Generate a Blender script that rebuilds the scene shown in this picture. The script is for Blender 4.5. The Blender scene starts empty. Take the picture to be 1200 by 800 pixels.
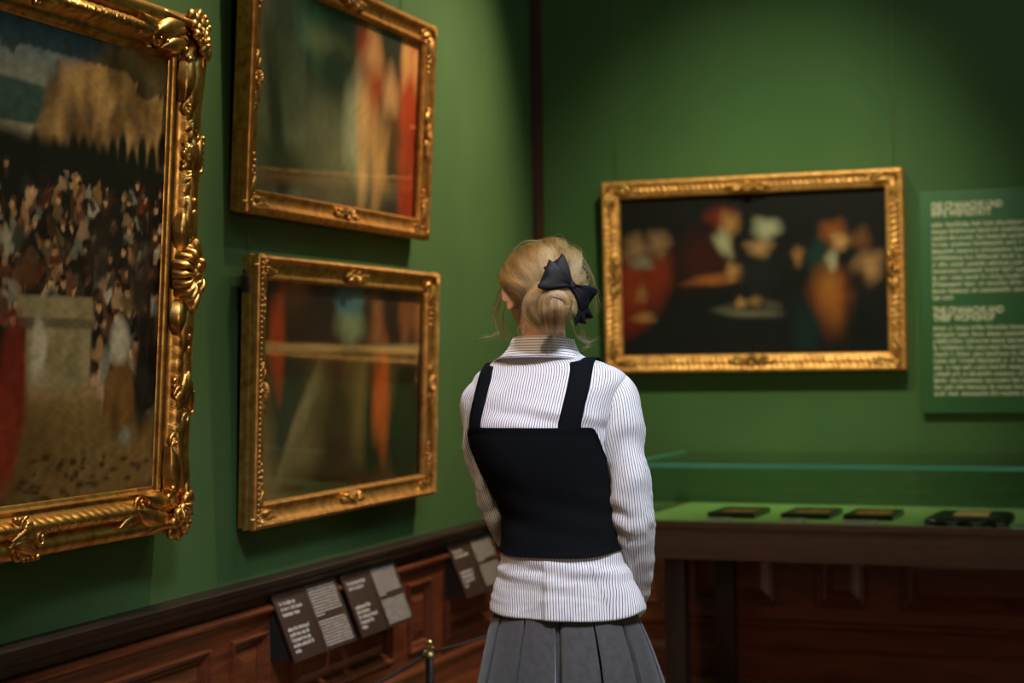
import bpy, bmesh, math, random
import numpy as np
from math import sin, cos, tan, atan, pi, radians, sqrt, exp
from mathutils import Vector, Matrix, Euler, noise as mnoise

SC = bpy.context.scene
COL = SC.collection
RNG = random.Random(7)

# ---------------------------------------------------------------- camera model (1200 x 800 frame)
FPX = 2000.0
YAW = radians(20.05); ROLL = .0144
CAM = np.array([2.55, -7.32, 1.40])
PITCH = atan(20 / FPX)
F0 = np.array([-sin(YAW), cos(YAW), 0.]); R0 = np.array([cos(YAW), sin(YAW), 0.]); Z0 = np.array([0, 0, 1.])
CF = F0 * cos(PITCH) + Z0 * sin(PITCH); _U = -F0 * sin(PITCH) + Z0 * cos(PITCH)
CR = R0 * cos(ROLL) - _U * sin(ROLL); CU = R0 * sin(ROLL) + _U * cos(ROLL)

def ray(x, y): return CF + CR * ((x - 600) / FPX) + CU * ((400 - y) / FPX)
def hit(x, y, n, p0):
    d = ray(x, y); n = np.array(n, float)
    return CAM + d * (((np.array(p0, float) - CAM) @ n) / (d @ n))

# ---------------------------------------------------------------- small helpers
def lin(c):
    return c / 12.92 if c <= .04045 else ((c + .055) / 1.055) ** 2.4
def hexc(h):
    h = h.lstrip('#'); return tuple(lin(int(h[i:i + 2], 16) / 255) for i in (0, 2, 4))

def mat(name, base=(.5, .5, .5), rough=.5, metal=0., spec=.5, sheen=0., coat=0.):
    m = bpy.data.materials.new(name); m.use_nodes = True
    b = m.node_tree.nodes['Principled BSDF']
    b.inputs['Base Color'].default_value = (*base, 1); b.inputs['Roughness'].default_value = rough
    b.inputs['Metallic'].default_value = metal; b.inputs['Specular IOR Level'].default_value = spec
    b.inputs['Sheen Weight'].default_value = sheen; b.inputs['Coat Weight'].default_value = coat
    return m
def N(m, t, **kw):
    n = m.node_tree.nodes.new(t)
    for k, v in kw.items():
        if hasattr(n, k): setattr(n, k, v)
        else: n.inputs[k].default_value = v
    return n
def L(m, a, b): m.node_tree.links.new(a, b)
def bsdf(m): return m.node_tree.nodes['Principled BSDF']
def noise_color(m, c1, c2, scale=8, detail=4, coord='Object', stretch=(1, 1, 1), lo=.35, hi=.65, dist=0.):
    tc = N(m, 'ShaderNodeTexCoord'); mp = N(m, 'ShaderNodeMapping'); mp.inputs['Scale'].default_value = stretch
    L(m, tc.outputs[coord], mp.inputs['Vector'])
    nz = N(m, 'ShaderNodeTexNoise'); nz.inputs['Scale'].default_value = scale; nz.inputs['Detail'].default_value = detail
    nz.inputs['Distortion'].default_value = dist
    L(m, mp.outputs[0], nz.inputs['Vector'])
    cr = N(m, 'ShaderNodeValToRGB'); e = cr.color_ramp.elements
    e[0].position = lo; e[0].color = (*c1, 1); e[1].position = hi; e[1].color = (*c2, 1)
    L(m, nz.outputs['Fac'], cr.inputs[0]); L(m, cr.outputs[0], bsdf(m).inputs['Base Color'])
    return mp, nz, cr
def bump(m, scale, strength, dist=.002, coord='Object', stretch=(1, 1, 1), detail=3):
    tc = N(m, 'ShaderNodeTexCoord'); mp = N(m, 'ShaderNodeMapping'); mp.inputs['Scale'].default_value = stretch
    L(m, tc.outputs[coord], mp.inputs['Vector'])
    nz = N(m, 'ShaderNodeTexNoise'); nz.inputs['Scale'].default_value = scale; nz.inputs['Detail'].default_value = detail
    L(m, mp.outputs[0], nz.inputs['Vector'])
    bp = N(m, 'ShaderNodeBump'); bp.inputs['Strength'].default_value = strength; bp.inputs['Distance'].default_value = dist
    L(m, nz.outputs['Fac'], bp.inputs['Height']); L(m, bp.outputs[0], bsdf(m).inputs['Normal'])

def link(o, parent=None, kind=None):
    COL.objects.link(o)
    if parent is not None: o.parent = parent
    if kind: o['kind'] = kind
    return o
def tag(o, label, cat, group=None):
    o['label'] = label; o['category'] = cat
    if group: o['group'] = group
    return o
def empty(name, loc=(0, 0, 0), rot=(0, 0, 0), label=None, cat=None, group=None):
    o = bpy.data.objects.new(name, None); o.empty_display_size = .1
    o.location = loc; o.rotation_euler = rot; COL.objects.link(o)
    if label: tag(o, label, cat, group)
    return o

class MB:
    def __init__(s): s.v = []; s.f = []; s.uv = []; s.has_uv = False
    def add(s, vs, fs, uvs=None):
        b = len(s.v); s.v += [tuple(map(float, p)) for p in vs]; s.f += [tuple(i + b for i in f) for f in fs]
        if uvs is not None: s.uv += [tuple(map(float, q)) for q in uvs]; s.has_uv = True
        else: s.uv += [(0., 0.)] * len(vs)
    def box(s, x0, x1, y0, y1, z0, z1, ch=0.):
        c = min(ch, (x1 - x0) / 3, (y1 - y0) / 3, (z1 - z0) / 3)
        if c <= 0:
            vs = [(x, y, z) for x in (x0, x1) for y in (y0, y1) for z in (z0, z1)]
            s.add(vs, [(0, 1, 3, 2), (4, 6, 7, 5), (0, 4, 5, 1), (2, 3, 7, 6), (0, 2, 6, 4), (1, 5, 7, 3)]); return
        bm = bmesh.new(); bmesh.ops.create_cube(bm, size=1)
        for v in bm.verts:
            v.co = Vector(((x0 + x1) / 2 + v.co.x * (x1 - x0), (y0 + y1) / 2 + v.co.y * (y1 - y0), (z0 + z1) / 2 + v.co.z * (z1 - z0)))
        bmesh.ops.bevel(bm, geom=list(bm.edges), offset=c, segments=2, profile=.6, affect='EDGES')
        bm.verts.ensure_lookup_table(); bm.verts.index_update()
        s.add([v.co[:] for v in bm.verts], [tuple(v.index for v in f.verts) for f in bm.faces]); bm.free()
    def grid(s, P, cu=False, cv=False, uv=None, flip=False):   # P[i][j]
        n, m = len(P), len(P[0]); vs = [p for r in P for p in r]; fs = []
        for i in range(n if cu else n - 1):
            for j in range(m if cv else m - 1):
                a, b = i * m + j, i * m + (j + 1) % m
                c, d = ((i + 1) % n) * m + (j + 1) % m, ((i + 1) % n) * m + j
                fs.append((a, d, c, b) if flip else (a, b, c, d))
        s.add(vs, fs, [q for r in uv for q in r] if uv is not None else None)
    def tube(s, path, rad, n=10, cap=True, up=None):
        P = [Vector(p) for p in path]; R = rad if hasattr(rad, '__len__') else [rad] * len(P)
        T = [(P[min(i + 1, len(P) - 1)] - P[max(i - 1, 0)]).normalized() for i in range(len(P))]
        u = Vector(up) if up else (Vector((0, 0, 1)) if abs(T[0].z) < .9 else Vector((1, 0, 0)))
        rings = []
        for p, t, r in zip(P, T, R):
            u = (u - t * u.dot(t)).normalized(); w = t.cross(u)
            rings.append([tuple(p + (u * cos(2 * pi * k / n) + w * sin(2 * pi * k / n)) * r) for k in range(n)])
        b = len(s.v); s.grid(rings, cv=True)
        if cap:
            m = len(rings)
            s.f.append(tuple(b + k for k in range(n - 1, -1, -1))); s.f.append(tuple(b + (m - 1) * n + k for k in range(n)))
    def ellipsoid(s, c, r, rot=None, nu=14, nv=9, fn=None):
        rings = []
        for i in range(nv + 1):
            ph = -pi / 2 + pi * i / nv; ring = []
            for k in range(nu):
                th = 2 * pi * k / nu
                d = Vector((cos(ph) * cos(th), cos(ph) * sin(th), sin(ph)))
                p = Vector((d.x * r[0], d.y * r[1], d.z * r[2]))
                if fn: p = Vector(fn(d, p))
                if rot is not None: p = rot @ p
                ring.append(tuple(p + Vector(c)))
            rings.append(ring)
        s.grid(rings, cv=True)
    def lathe(s, prof, c=(0, 0, 0), n=20):
        s.grid([[(c[0] + r * cos(2 * pi * k / n), c[1] + r * sin(2 * pi * k / n), c[2] + z) for k in range(n)] for r, z in prof], cv=True)
    def build(s, name, m, parent=None, smooth=True, kind=None, auto=None, M=None):
        me = bpy.data.meshes.new(name)
        vs = s.v if M is None else [tuple(M @ Vector(p)) for p in s.v]
        me.from_pydata(vs, [], s.f)
        if s.has_uv:
            uvl = me.uv_layers.new(name='UVMap')
            li = np.zeros(len(me.loops), dtype=np.int32); me.loops.foreach_get('vertex_index', li)
            uvl.data.foreach_set('uv', np.array(s.uv, dtype=np.float32)[li].ravel())
        if smooth:
            me.polygons.foreach_set('use_smooth', [True] * len(me.polygons))
            if auto: me.set_sharp_from_angle(angle=radians(auto))
        if m: me.materials.append(m)
        me.validate(); me.update()
        return link(bpy.data.objects.new(name, me), parent, kind)

def cr(xs, ys):
    """smooth interpolation through points (Catmull-Rom in x)"""
    xs = list(xs); ys = list(ys)
    if xs[0] > xs[-1]: xs.reverse(); ys.reverse()
    mts = []
    for i in range(len(xs)):
        a, b = max(i - 1, 0), min(i + 1, len(xs) - 1); mts.append((ys[b] - ys[a]) / (xs[b] - xs[a]))
    def f(x):
        if x <= xs[0]: return ys[0]
        if x >= xs[-1]: return ys[-1]
        i = max(k for k in range(len(xs)) if xs[k] <= x); i = min(i, len(xs) - 2)
        h = xs[i + 1] - xs[i]; t = (x - xs[i]) / h
        return ((2 * t**3 - 3 * t**2 + 1) * ys[i] + (t**3 - 2 * t**2 + t) * h * mts[i] + (-2 * t**3 + 3 * t**2) * ys[i + 1] + (t**3 - t**2) * h * mts[i + 1])
    return f
def smooth_path(pts, n):
    ts = list(range(len(pts))); fs = [cr(ts, [p[k] for p in pts]) for k in range(len(pts[0]))]
    return [tuple(f((len(pts) - 1) * i / (n - 1)) for f in fs) for i in range(n)]
def sst(a, b, x):
    t = min(1, max(0, (x - a) / (b - a))); return t * t * (3 - 2 * t)
def g(x, s): return exp(-(x / s) ** 2)

# ---------------------------------------------------------------- materials
M_wall = mat('green_silk', hexc('#4a6a33'), .75, spec=.25)
noise_color(M_wall, (.044, .098, .030), (.056, .116, .037), 3.0, 5, 'Object', (1, 1, .6), .3, .7)
bump(M_wall, 420, .22, .0006, 'Object', (1, 1, .08))
M_wood = mat('mahogany', (.12, .04, .02), .38, spec=.45)
noise_color(M_wood, (.070, .0165, .0060), (.150, .038, .0125), 5, 6, 'Object', (1.2, 1.2, 9), .3, .7, .6)
M_woodh = mat('mahogany_lengthwise', (.12, .04, .02), .36, spec=.5)
noise_color(M_woodh, (.070, .0165, .0060), (.160, .040, .0125), 5, 6, 'Object', (.8, .8, 14), .3, .7, .6)
M_dark = mat('dark_stained_wood', (.035, .016, .010), .45)
noise_color(M_dark, (.011, .0048, .0032), (.025, .0105, .0065), 4, 5, 'Object', (2, 2, 10), .3, .7)
M_table = mat('walnut_case', (.06, .03, .018), .55)
noise_color(M_table, (.066, .031, .019), (.100, .049, .030), 6, 5, 'Object', (1, 8, 8), .3, .7)
def gold(name, c1, c2, rough, sc=30, bst=.25, met=1.0):
    m = mat(name, c1, rough, met)
    mp, nz, crr = noise_color(m, c2, c1, sc, 5, 'Object', (1, 1, 1), .34, .6)
    bump(m, 140, bst, .0012)
    rr = N(m, 'ShaderNodeMapRange'); rr.inputs[3].default_value = rough + .12; rr.inputs[4].default_value = rough - .08
    L(m, nz.outputs['Fac'], rr.inputs[0]); L(m, rr.outputs[0], bsdf(m).inputs['Roughness'])
    return m
M_gold = gold('gilding', (.82, .47, .13), (.46, .20, .045), .32)
M_goldr = gold('red_gilding', (.62, .29, .07), (.36, .14, .032), .36, 30, .25, .85)
M_goldp = gold('pale_gilding', (.66, .36, .105), (.40, .18, .045), .38, 30, .3, .88)
M_gold4 = gold('worn_gilding', (.86, .42, .13), (.55, .24, .065), .5, 30, .3, .75)
M_brass = mat('brass', (.75, .55, .26), .28, 1.0)
M_black = mat('black_metal', (.015, .014, .014), .4)
M_baize = mat('green_baize', (.17, .33, .07), .95, spec=.1, sheen=.2)
noise_color(M_baize, (.16, .31, .065), (.19, .35, .08), 60, 3)
M_card = mat('cream_card', (.30, .31, .22), .8)
M_label = mat('brown_label_plate', (.040, .018, .013), .5)
M_letter = mat('grey_white_print', (.60, .55, .52), .7)
M_sletter = mat('cream_print', (.62, .57, .40), .7)
M_sign = mat('green_sign_board', (.030, .105, .035), .5)
noise_color(M_sign, (.028, .098, .033), (.033, .112, .038), 2, 2)
M_cord = mat('dark_cord', (.012, .009, .009), .8)
M_wire = mat('hanging_wire', (.16, .19, .13), .5, .4)
def paned(name, tint=(1, 1, 1)):
    m = bpy.data.materials.new(name); m.use_nodes = True; nt = m.node_tree; nt.nodes.clear()
    out = N(m, 'ShaderNodeOutputMaterial'); mx = N(m, 'ShaderNodeMixShader'); tr = N(m, 'ShaderNodeBsdfTransparent'); gl = N(m, 'ShaderNodeBsdfGlossy')
    tr.inputs[0].default_value = (*tint, 1); gl.inputs['Roughness'].default_value = .02
    lw = N(m, 'ShaderNodeLayerWeight'); pw = N(m, 'ShaderNodeMath', operation='POWER'); pw.inputs[1].default_value = 5
    ma = N(m, 'ShaderNodeMath', operation='MULTIPLY_ADD'); ma.inputs[1].default_value = .96; ma.inputs[2].default_value = .022
    L(m, lw.outputs['Facing'], pw.inputs[0]); L(m, pw.outputs[0], ma.inputs[0]); L(m, ma.outputs[0], mx.inputs[0]); L(m, tr.outputs[0], mx.inputs[1]); L(m, gl.outputs[0], mx.inputs[2]); L(m, mx.outputs[0], out.inputs[0])
    return m
M_glass = paned('picture_glass', (.98, .98, .97)); M_vit = paned('case_glass', (.93, .97, .94))
M_edge = mat('glass_edge', (.16, .62, .46), .25, spec=.8); bsdf(M_edge).inputs['Transmission Weight'].default_value = .35

# ---------------------------------------------------------------- room shell
RX, RY, RZ = 7.6, -11.0, 4.9
def shell(name, x0, x1, y0, y1, z0, z1, m):
    b = MB(); b.box(x0, x1, y0, y1, z0, z1); return b.build(name, m, None, False, 'structure')
shell('wall_left', -.2, 0, RY - .2, .2, 0, RZ, M_wall)
shell('wall_back', 0, RX, 0, .2, 0, RZ, M_wall)
shell('wall_right', RX, RX + .2, RY - .2, .2, 0, RZ, M_wall)
shell('wall_front', 0, RX, RY - .2, RY, 0, RZ, M_wall)
M_floor = mat('oak_parquet', (.16, .09, .045), .35)
_t = N(M_floor, 'ShaderNodeTexCoord'); _b = N(M_floor, 'ShaderNodeTexBrick')
for k, v in (('Color1', (.26, .15, .08, 1)), ('Color2', (.33, .20, .11, 1)), ('Mortar', (.05, .025, .012, 1)), ('Scale', 4.), ('Mortar Size', .006), ('Brick Width', 1.2), ('Row Height', .3)): _b.inputs[k].default_value = v
L(M_floor, _t.outputs['Object'], _b.inputs['Vector']); L(M_floor, _b.outputs[0], bsdf(M_floor).inputs['Base Color'])
shell('floor', -.2, RX + .2, RY - .2, .2, -.1, 0, M_floor)
M_ceil = mat('ceiling_plaster', (.55, .55, .52), .9)
shell('ceiling', -.2, RX + .2, RY - .2, .2, RZ, RZ + .1, M_ceil)

# corner strip
b = MB(); T = Matrix.Rotation(-pi / 4, 4, 'Z')
b.box(-.030, .030, -.034, .02, .74, RZ, .006); b.box(-.017, .017, -.043, -.03, .74, RZ, .005)
M_trim = mat('corner_strip_wood', (.05, .018, .012), .7, spec=.15); noise_color(M_trim, (.030, .012, .008), (.060, .024, .015), 3, 5, 'Object', (8, 8, 1), .3, .7)
for i in range(len(b.v)): b.v[i] = tuple(Matrix.Rotation(pi / 4, 4, 'Z') @ Vector(b.v[i]))
o = b.build('trim_1', M_trim, None, True, 'structure', 35)

# wainscot: profile in (depth from wall, z); along is axis of the wall
def sweep_profile(b, prof, a0, a1, conv):
    b.grid([[conv(a, d, z) for d, z in prof] for a in (a0, a1)])
def wainscot(nm, conv, a0, a1, panels, flip=False):
    root = empty(nm); root['kind'] = 'structure'
    cap = MB()
    sweep_profile(cap, [(0, .738), (.066, .738), (.070, .732), (.070, .722), (.062, .716), (.060, .708), (.050, .700), (.042, .690), (.030, .684), (.026, .662), (.016, .655), (.016, .650)], a0, a1, conv)
    cap.build('cap_rail', M_dark, root, True, None, 30)
    fr = MB()
    fr_p = [(.016, .652), (.034, .650), (.044, .643), (.044, .636), (.034, .628), (.024, .622), (.020, .612), (.020, .575)]
    sweep_profile(fr, fr_p, a0, a1, conv)
    fr.build('rail_moulding', M_woodh, root, True, None, 30)
    ba = MB()
    sweep_profile(ba, [(.020, .315), (.020, .262), (.030, .258), (.040, .250), (.040, .238), (.030, .228), (.026, .212), (.026, .150), (.034, .140), (.046, .130), (.05, .120), (.05, .0), (0, 0)], a0, a1, conv)
    ba.build('base_rail', M_woodh, root, True, None, 30)
    z0, z1 = .315, .575
    edges = [a0] + [e for p in panels for e in p] + [a1]
    for k in range(0, len(edges), 2):
        s0, s1 = edges[k], edges[k + 1]
        if s1 - s0 < .004: continue
        st = MB(); st.grid([[conv(s0, .02, z0), conv(s0, .02, z1)], [conv(s1, .02, z0), conv(s1, .02, z1)]])
        st.build('stile', M_wood, root, False)
    for p0, p1 in panels:
        pn = MB(); rings = []
        for ins, d in ((0, .020), (.002, .031), (.007, .034), (.012, .031), (.015, .022), (.022, .018), (.028, .020), (.033, .006), (.038, .004), (.044, .006), (.072, .019), (.076, .021)):
            ins = min(ins, (p1 - p0) * .4)
            zi = min(ins, .11)
            rings.append([conv(p0 + ins, d, z0 + zi), conv(p1 - ins, d, z0 + zi), conv(p1 - ins, d, z1 - zi), conv(p0 + ins, d, z1 - zi)])
        pn.grid(rings, cv=True)
        n = len(pn.v); pn.f.append((n - 4, n - 3, n - 2, n - 1))
        pn.build('panel', M_wood, root, True, None, 20)
    return root
wainscot('trim_2', lambda a, d, z: (d, a, z), RY, -.02, [(-9.1, -8.3), (-8.15, -7.92), (-7.78, -6.98), (-6.64, -6.41), (-6.25, -5.3), (-5.15, -4.92), (-4.78, -3.98), (-3.84, -2.98), (-2.86, -2.63), (-2.49, -1.70), (-1.555, -1.33), (-1.175, -.30)])
wainscot('trim_3', lambda a, d, z: (a, -d, z), .02, RX - .02, [(.30, .57), (.70, 1.09), (1.25, 1.475), (1.61, 2.40), (2.55, 2.78), (2.92, 3.72), (3.87, 4.1), (4.25, 5.05), (5.2, 5.43), (5.57, 6.4), (6.55, 7.3)])
wainscot('trim_4', lambda a, d, z: (RX - d, a, z), RY, -.02, [(-9.6 + 1.15 * k, -8.65 + 1.15 * k) for k in range(8)])
# ---------------------------------------------------------------- picture frames
def frame_mesh(b, w, h, prof, step=.02, disp=None):
    """mitred moulding; prof = [(inset, height)], local x right, z up, -y towards the room"""
    for side in range(4):
        Ln = w if side % 2 == 0 else h
        n = max(2, int(Ln / step)); P = []
        for i in range(n + 1):
            row = []
            for k, (s, d) in enumerate(prof):
                t = s + (Ln - 2 * s) * i / n
                dd = d + (disp(side, t, s, k) if disp and 0 < i < n else 0)
                if side == 0: p = (t, -dd, s)
                elif side == 1: p = (w - s, -dd, t)
                elif side == 2: p = (w - t, -dd, h - s)
                else: p = (s, -dd, h - t)
                row.append(p)
            P.append(row)
        b.grid(P)

class Orn:
    """carved relief in a plane: a, b in the plane and height d"""
    def __init__(s, mapf): s.b = MB(); s.m = mapf
    def P(s, a, b, d): return s.m(a, b, d)
    def leaf(s, a, b, ang, ln, w, d, lift=.01, bend=0., nv=6, nu=9, tip=.15):
        G = []
        for i in range(nu):
            u = i / (nu - 1); th = ang + bend * u
            ca = a + ln * (sin(ang + bend * u) - sin(ang)) / bend if abs(bend) > 1e-3 else a + ln * u * cos(ang)
            cb = b - ln * (cos(ang + bend * u) - cos(ang)) / bend if abs(bend) > 1e-3 else b + ln * u * sin(ang)
            wu = w * (.04 + .96 * sin(pi * min(1, u * .93 + .06)) ** .75) * (1 - .8 * max(0, u - .75) / .25 * (1 - tip)) * (1 + .12 * cos(u * 22))
            row = []
            for j in range(nv + 1):
                v = 2 * j / nv - 1
                hh = d + lift * sin(pi * min(1, u * .8 + .1)) * (1 - .75 * v * v) + lift * .35 * u ** 3 - .25 * lift * (1 if j % 2 else 0)
                if abs(v) == 1: hh = d - .006
                row.append(s.P(ca - sin(th) * wu * v * .5, cb + cos(th) * wu * v * .5, hh))
            G.append(row)
        s.b.grid(G)
    def scroll(s, a, b, r, a0, turns, d, th, shrink=.35, flip=1, n=26, dl=.0):
        pts = []; rad = []
        for i in range(n):
            u = i / (n - 1); an = a0 + flip * 2 * pi * turns * u; rr = r * (1 - u * (1 - shrink))
            pts.append(s.P(a + rr * cos(an), b + rr * sin(an), d + dl * u)); rad.append(th * (.45 + .55 * sin(pi * (.15 + .8 * u))))
        s.b.tube(pts, rad, 8)
        s.b.ellipsoid(pts[-1], (th * 1.3,) * 3, None, 8, 6)
    def shell(s, a, b, r0, r1, a0, a1, n, d, lift=.014):
        for k in range(n):
            an = a0 + (a1 - a0) * (k + .5) / n; w = (a1 - a0) / n * .55
            G = []
            for i in range(8):
                u = i / 7; rr = r0 + (r1 - r0) * u; row = []
                for j in range(7):
                    v = j / 3 - 1
                    hh = d + lift * (.35 + .65 * sin(pi * (.1 + .75 * u))) * sqrt(max(0, 1 - v * v * .97)) - .004 * (abs(v) == 1)
                    rc = rr - (.18 * (r1 - r0) * v * v if i == 7 else 0)
                    row.append(s.P(a + rc * cos(an + w * v), b + rc * sin(an + w * v), hh if i < 7 else d - .004))
                G.append(row)
            s.b.grid(G)
    def bead(s, a, b, r, d, ry=None):
        s.b.ellipsoid(s.P(a, b, d), (r, r if ry is None else ry, r), None, 10, 7)

def corner_orn(size, d, rich, rnd):
    """returns a function drawing one corner in corner coordinates (a along, b up, both inward)"""
    def draw(o):
        S = size
        o.shell(.34 * S, .34 * S, .10 * S, .38 * S, radians(180), radians(270), 5, d - (.02 if rich else 0), .12 * S)
        o.shell(.34 * S, .34 * S, .05 * S, .22 * S, radians(170), radians(280), 4, d + .06 * S, .14 * S)
        for q in (0, 1):
            m = (lambda a, b: (a, b)) if q == 0 else (lambda a, b: (b, a))
            sg = 1 if q == 0 else -1
            def A(t): return t if q == 0 else pi / 2 - t
            x, y = m(.34 * S, .16 * S); o.leaf(x, y, A(.05), .85 * S, .34 * S, d, .11 * S, sg * .35)
            x, y = m(.40 * S, .38 * S); o.leaf(x, y, A(-.10), .62 * S, .26 * S, d, .12 * S, sg * .55)
            x, y = m(.95 * S, .24 * S); o.leaf(x, y, A(.15), .50 * S, .20 * S, d, .08 * S, -sg * .6)
            x, y = m(.62 * S, .20 * S); o.scroll(x, y, .17 * S, A(2.6), .95, d + .03 * S, .040 * S, .3, -sg)
            x, y = m(1.05 * S, .40 * S); o.scroll(x, y, .12 * S, A(3.4), .9, d + .02 * S, .030 * S, .3, sg)
            for k in range(5):
                x, y = m((.52 + .13 * k) * S, (.43 - .012 * k) * S); o.bead(x, y, (.042 - .005 * k) * S, d + .06 * S)
        pts = [o.P(.06 * S + .30 * S * (1 - cos(t)), .06 * S + .30 * S * (1 - sin(t)), d + .03 * S) for t in np.linspace(-.25, pi / 2 + .25, 16)]
        if rich:
            for q in (0, 1):
                cc = [(.02 + .0 * k, .9 - .11 * k) for k in range(8)]
                path = []
                for k in range(14):
                    u = k / 13; al = .95 * (1 - u) ** 1.2; of = .10 * sin(pi * u) - .035 + .09 * (1 - u)
                    path.append(o.P(*((al * S, of * S) if q == 0 else (of * S, al * S)), d + .05 * S * sin(pi * u)))
                o.b.tube(path, [S * .042 * (.5 + .8 * sin(pi * (.1 + .8 * k / 13))) for k in range(14)], 9)
            for ring, (rr, nn, sz) in enumerate(((.40, 6, .085), (.29, 5, .075), (.19, 3, .065))):
                for k in range(nn):
                    an = radians(175 + 100 * (k + .5) / nn); aa, bb_ = (.42 + rr * cos(an)) * S, (.42 + rr * sin(an)) * S
                    o.b.ellipsoid(o.P(aa, bb_, d + (.05 + .035 * ring) * S), (sz * S, .05 * S, sz * S), None, 12, 8)
            for k in range(3):
                o.bead((-.01 + .05 * k) * S, (.09 - .05 * k) * S, .045 * S, d + .03 * S)
            for (aa, bb, an) in ((.12, .12, 225), (.22, .06, 255), (.06, .22, 195)):
                o.leaf(aa * S, bb * S, radians(an), .17 * S, .12 * S, d, .06 * S)
        else:
            o.leaf(.28 * S, .28 * S, radians(225), .36 * S, .26 * S, d + .03 * S, .10 * S)
    return draw

def cartouche(S, d):
    """centre ornament: a across the member (inward +), b along"""
    def draw(o):
        o.shell(.0, 0, .06 * S, .30 * S, radians(-80), radians(80), 7, d + .02 * S, .16 * S)
        o.bead(-.03 * S, 0, .11 * S, d + .03 * S)
        for sg in (1, -1):
            o.scroll(-.05 * S, sg * .28 * S, .14 * S, sg * radians(-90), 1.0, d + .03 * S, .036 * S, .3, sg)
            o.leaf(0, sg * .25 * S, sg * radians(88), .55 * S, .26 * S, d, .10 * S, -sg * .3)
            o.leaf(.08 * S, sg * .22 * S, sg * radians(60), .40 * S, .20 * S, d, .10 * S, sg * .5)
            o.bead(.02 * S, sg * .62 * S, .05 * S, d + .05 * S); o.bead(.0, sg * .74 * S, .036 * S, d + .045 * S)
    return draw

def side_map(side, w, h, pos, inset):
    # a = inwards from the given inset line, b = along
    if side == 0: return lambda a, b, d: (pos + b, -d, inset + a)
    if side == 1: return lambda a, b, d: (w - inset - a, -d, pos + b)
    if side == 2: return lambda a, b, d: (pos + b, -d, h - inset - a)
    return lambda a, b, d: (inset + a, -d, pos + b)
def corner_map(c, w, h):
    fx = (lambda a: a) if c in (0, 3) else (lambda a: w - a)
    fz = (lambda b: b) if c in (0, 1) else (lambda b: h - b)
    return lambda a, b, d: (fx(a), -d, fz(b))

# ---------------------------------------------------------------- painted canvases: soft fields and patches of pigment
def M_paint(name, gloss):
    m = mat(name, (1, 1, 1), gloss, spec=.35)
    at = N(m, 'ShaderNodeAttribute'); at.attribute_name = 'pigment'
    L(m, at.outputs['Color'], bsdf(m).inputs['Base Color'])
    bump(m, 260, .12, .0008)
    return m
M_oil = M_paint('varnished_oil_paint', .42)
def canvas(root, x0, x1, z0, z1, y, step, fn, name='canvas'):
    nx, nz = int((x1 - x0) / step) + 1, int((z1 - z0) / step) + 1
    X, Zg = np.meshgrid(np.linspace(x0, x1, nx), np.linspace(z0, z1, nz))
    col = fn(X, Zg)
    v = np.stack([X.ravel(), np.full(X.size, y), Zg.ravel()], 1)
    idx = np.arange(nx * nz).reshape(nz, nx)
    f = np.stack([idx[:-1, :-1].ravel(), idx[:-1, 1:].ravel(), idx[1:, 1:].ravel(), idx[1:, :-1].ravel()], 1)
    me = bpy.data.meshes.new(name); me.from_pydata(v.tolist(), [], f.tolist())
    ca = me.color_attributes.new('pigment', 'FLOAT_COLOR', 'POINT')
    ca.data.foreach_set('color', np.concatenate([np.clip(col, 0, 1).reshape(-1, 3), np.ones((X.size, 1))], 1).astype(np.float32).ravel())
    me.materials.append(M_oil)
    return link(bpy.data.objects.new(name, me), root)
class Paint:
    def __init__(s, X, Z, base): s.X, s.Z = X, Z; s.c = np.zeros(X.shape + (3,)); s.c[:] = base
    def mix(s, m, col): m = m[..., None]; s.c = s.c * (1 - m) + np.array(col) * m
    def ell(s, x, z, rx, rz, col, soft=.35, ang=0., amt=1., wob=0.):
        ca, sa = cos(ang), sin(ang); dx, dz = s.X - x, s.Z - z
        u, v = (dx * ca + dz * sa) / rx, (-dx * sa + dz * ca) / rz
        r = np.sqrt(u * u + v * v)
        if wob: r = r * (1 + wob * np.sin(np.arctan2(v, u) * 3 + x * 40) + .6 * wob * np.sin(np.arctan2(v, u) * 5 + z * 31))
        s.mix(np.clip((1 + soft - r) / (2 * soft), 0, 1) * amt, col)
    def band(s, f, col, soft): s.mix(np.clip(f / soft + .5, 0, 1), col)      # f>0 inside
    def nz(s, sc, amt, seed=0):
        r = np.random.RandomState(seed); n = np.zeros(s.X.shape)
        for k in range(10):
            a = r.uniform(0, 2 * pi); fq = sc * r.uniform(.5, 2.2)
            n += np.sin((s.X * cos(a) + s.Z * sin(a)) * fq + r.uniform(0, 6) + 1.5 * np.sin(s.Z * fq * .6 + r.uniform(0, 6)))
        n /= 10 ** .5
        s.c = np.clip(s.c * (1 + amt * n[..., None]), 0, 1)
        return n

def wall_root(name, left, p, z, cant, label, cat='painting', group=None):
    if left: o = empty(name, (.012, p, z), (cant, 0, pi / 2), label, cat, group)
    else: o = empty(name, (p, -.012, z), (cant, 0, 0), label, cat, group)
    return o
def rootM(o): return Matrix.LocRotScale(o.location, o.rotation_euler, None)
def pxc(root, x, y, d):
    """photo pixel -> local canvas coordinates (design aid for the colour fields)"""
    M = rootM(root); n = M.to_3x3() @ Vector((0, 1, 0)); p0 = M @ Vector((0, -d, 0))
    q = M.inverted() @ Vector(hit(x, y, n, p0)); return q.x, q.z

def pane(root, x0, x1, z0, z1, y, name='glass_pane', m=None):
    b = MB(); b.box(x0, x1, y - .002, y, z0, z1); return b.build(name, m or M_glass, root, False)
def backing(root, w, h, ins, d):
    b = MB(); b.box(ins, w - ins, -d, 0, ins, h - ins); return b.build('backing_board', M_dark, root, False)

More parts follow.
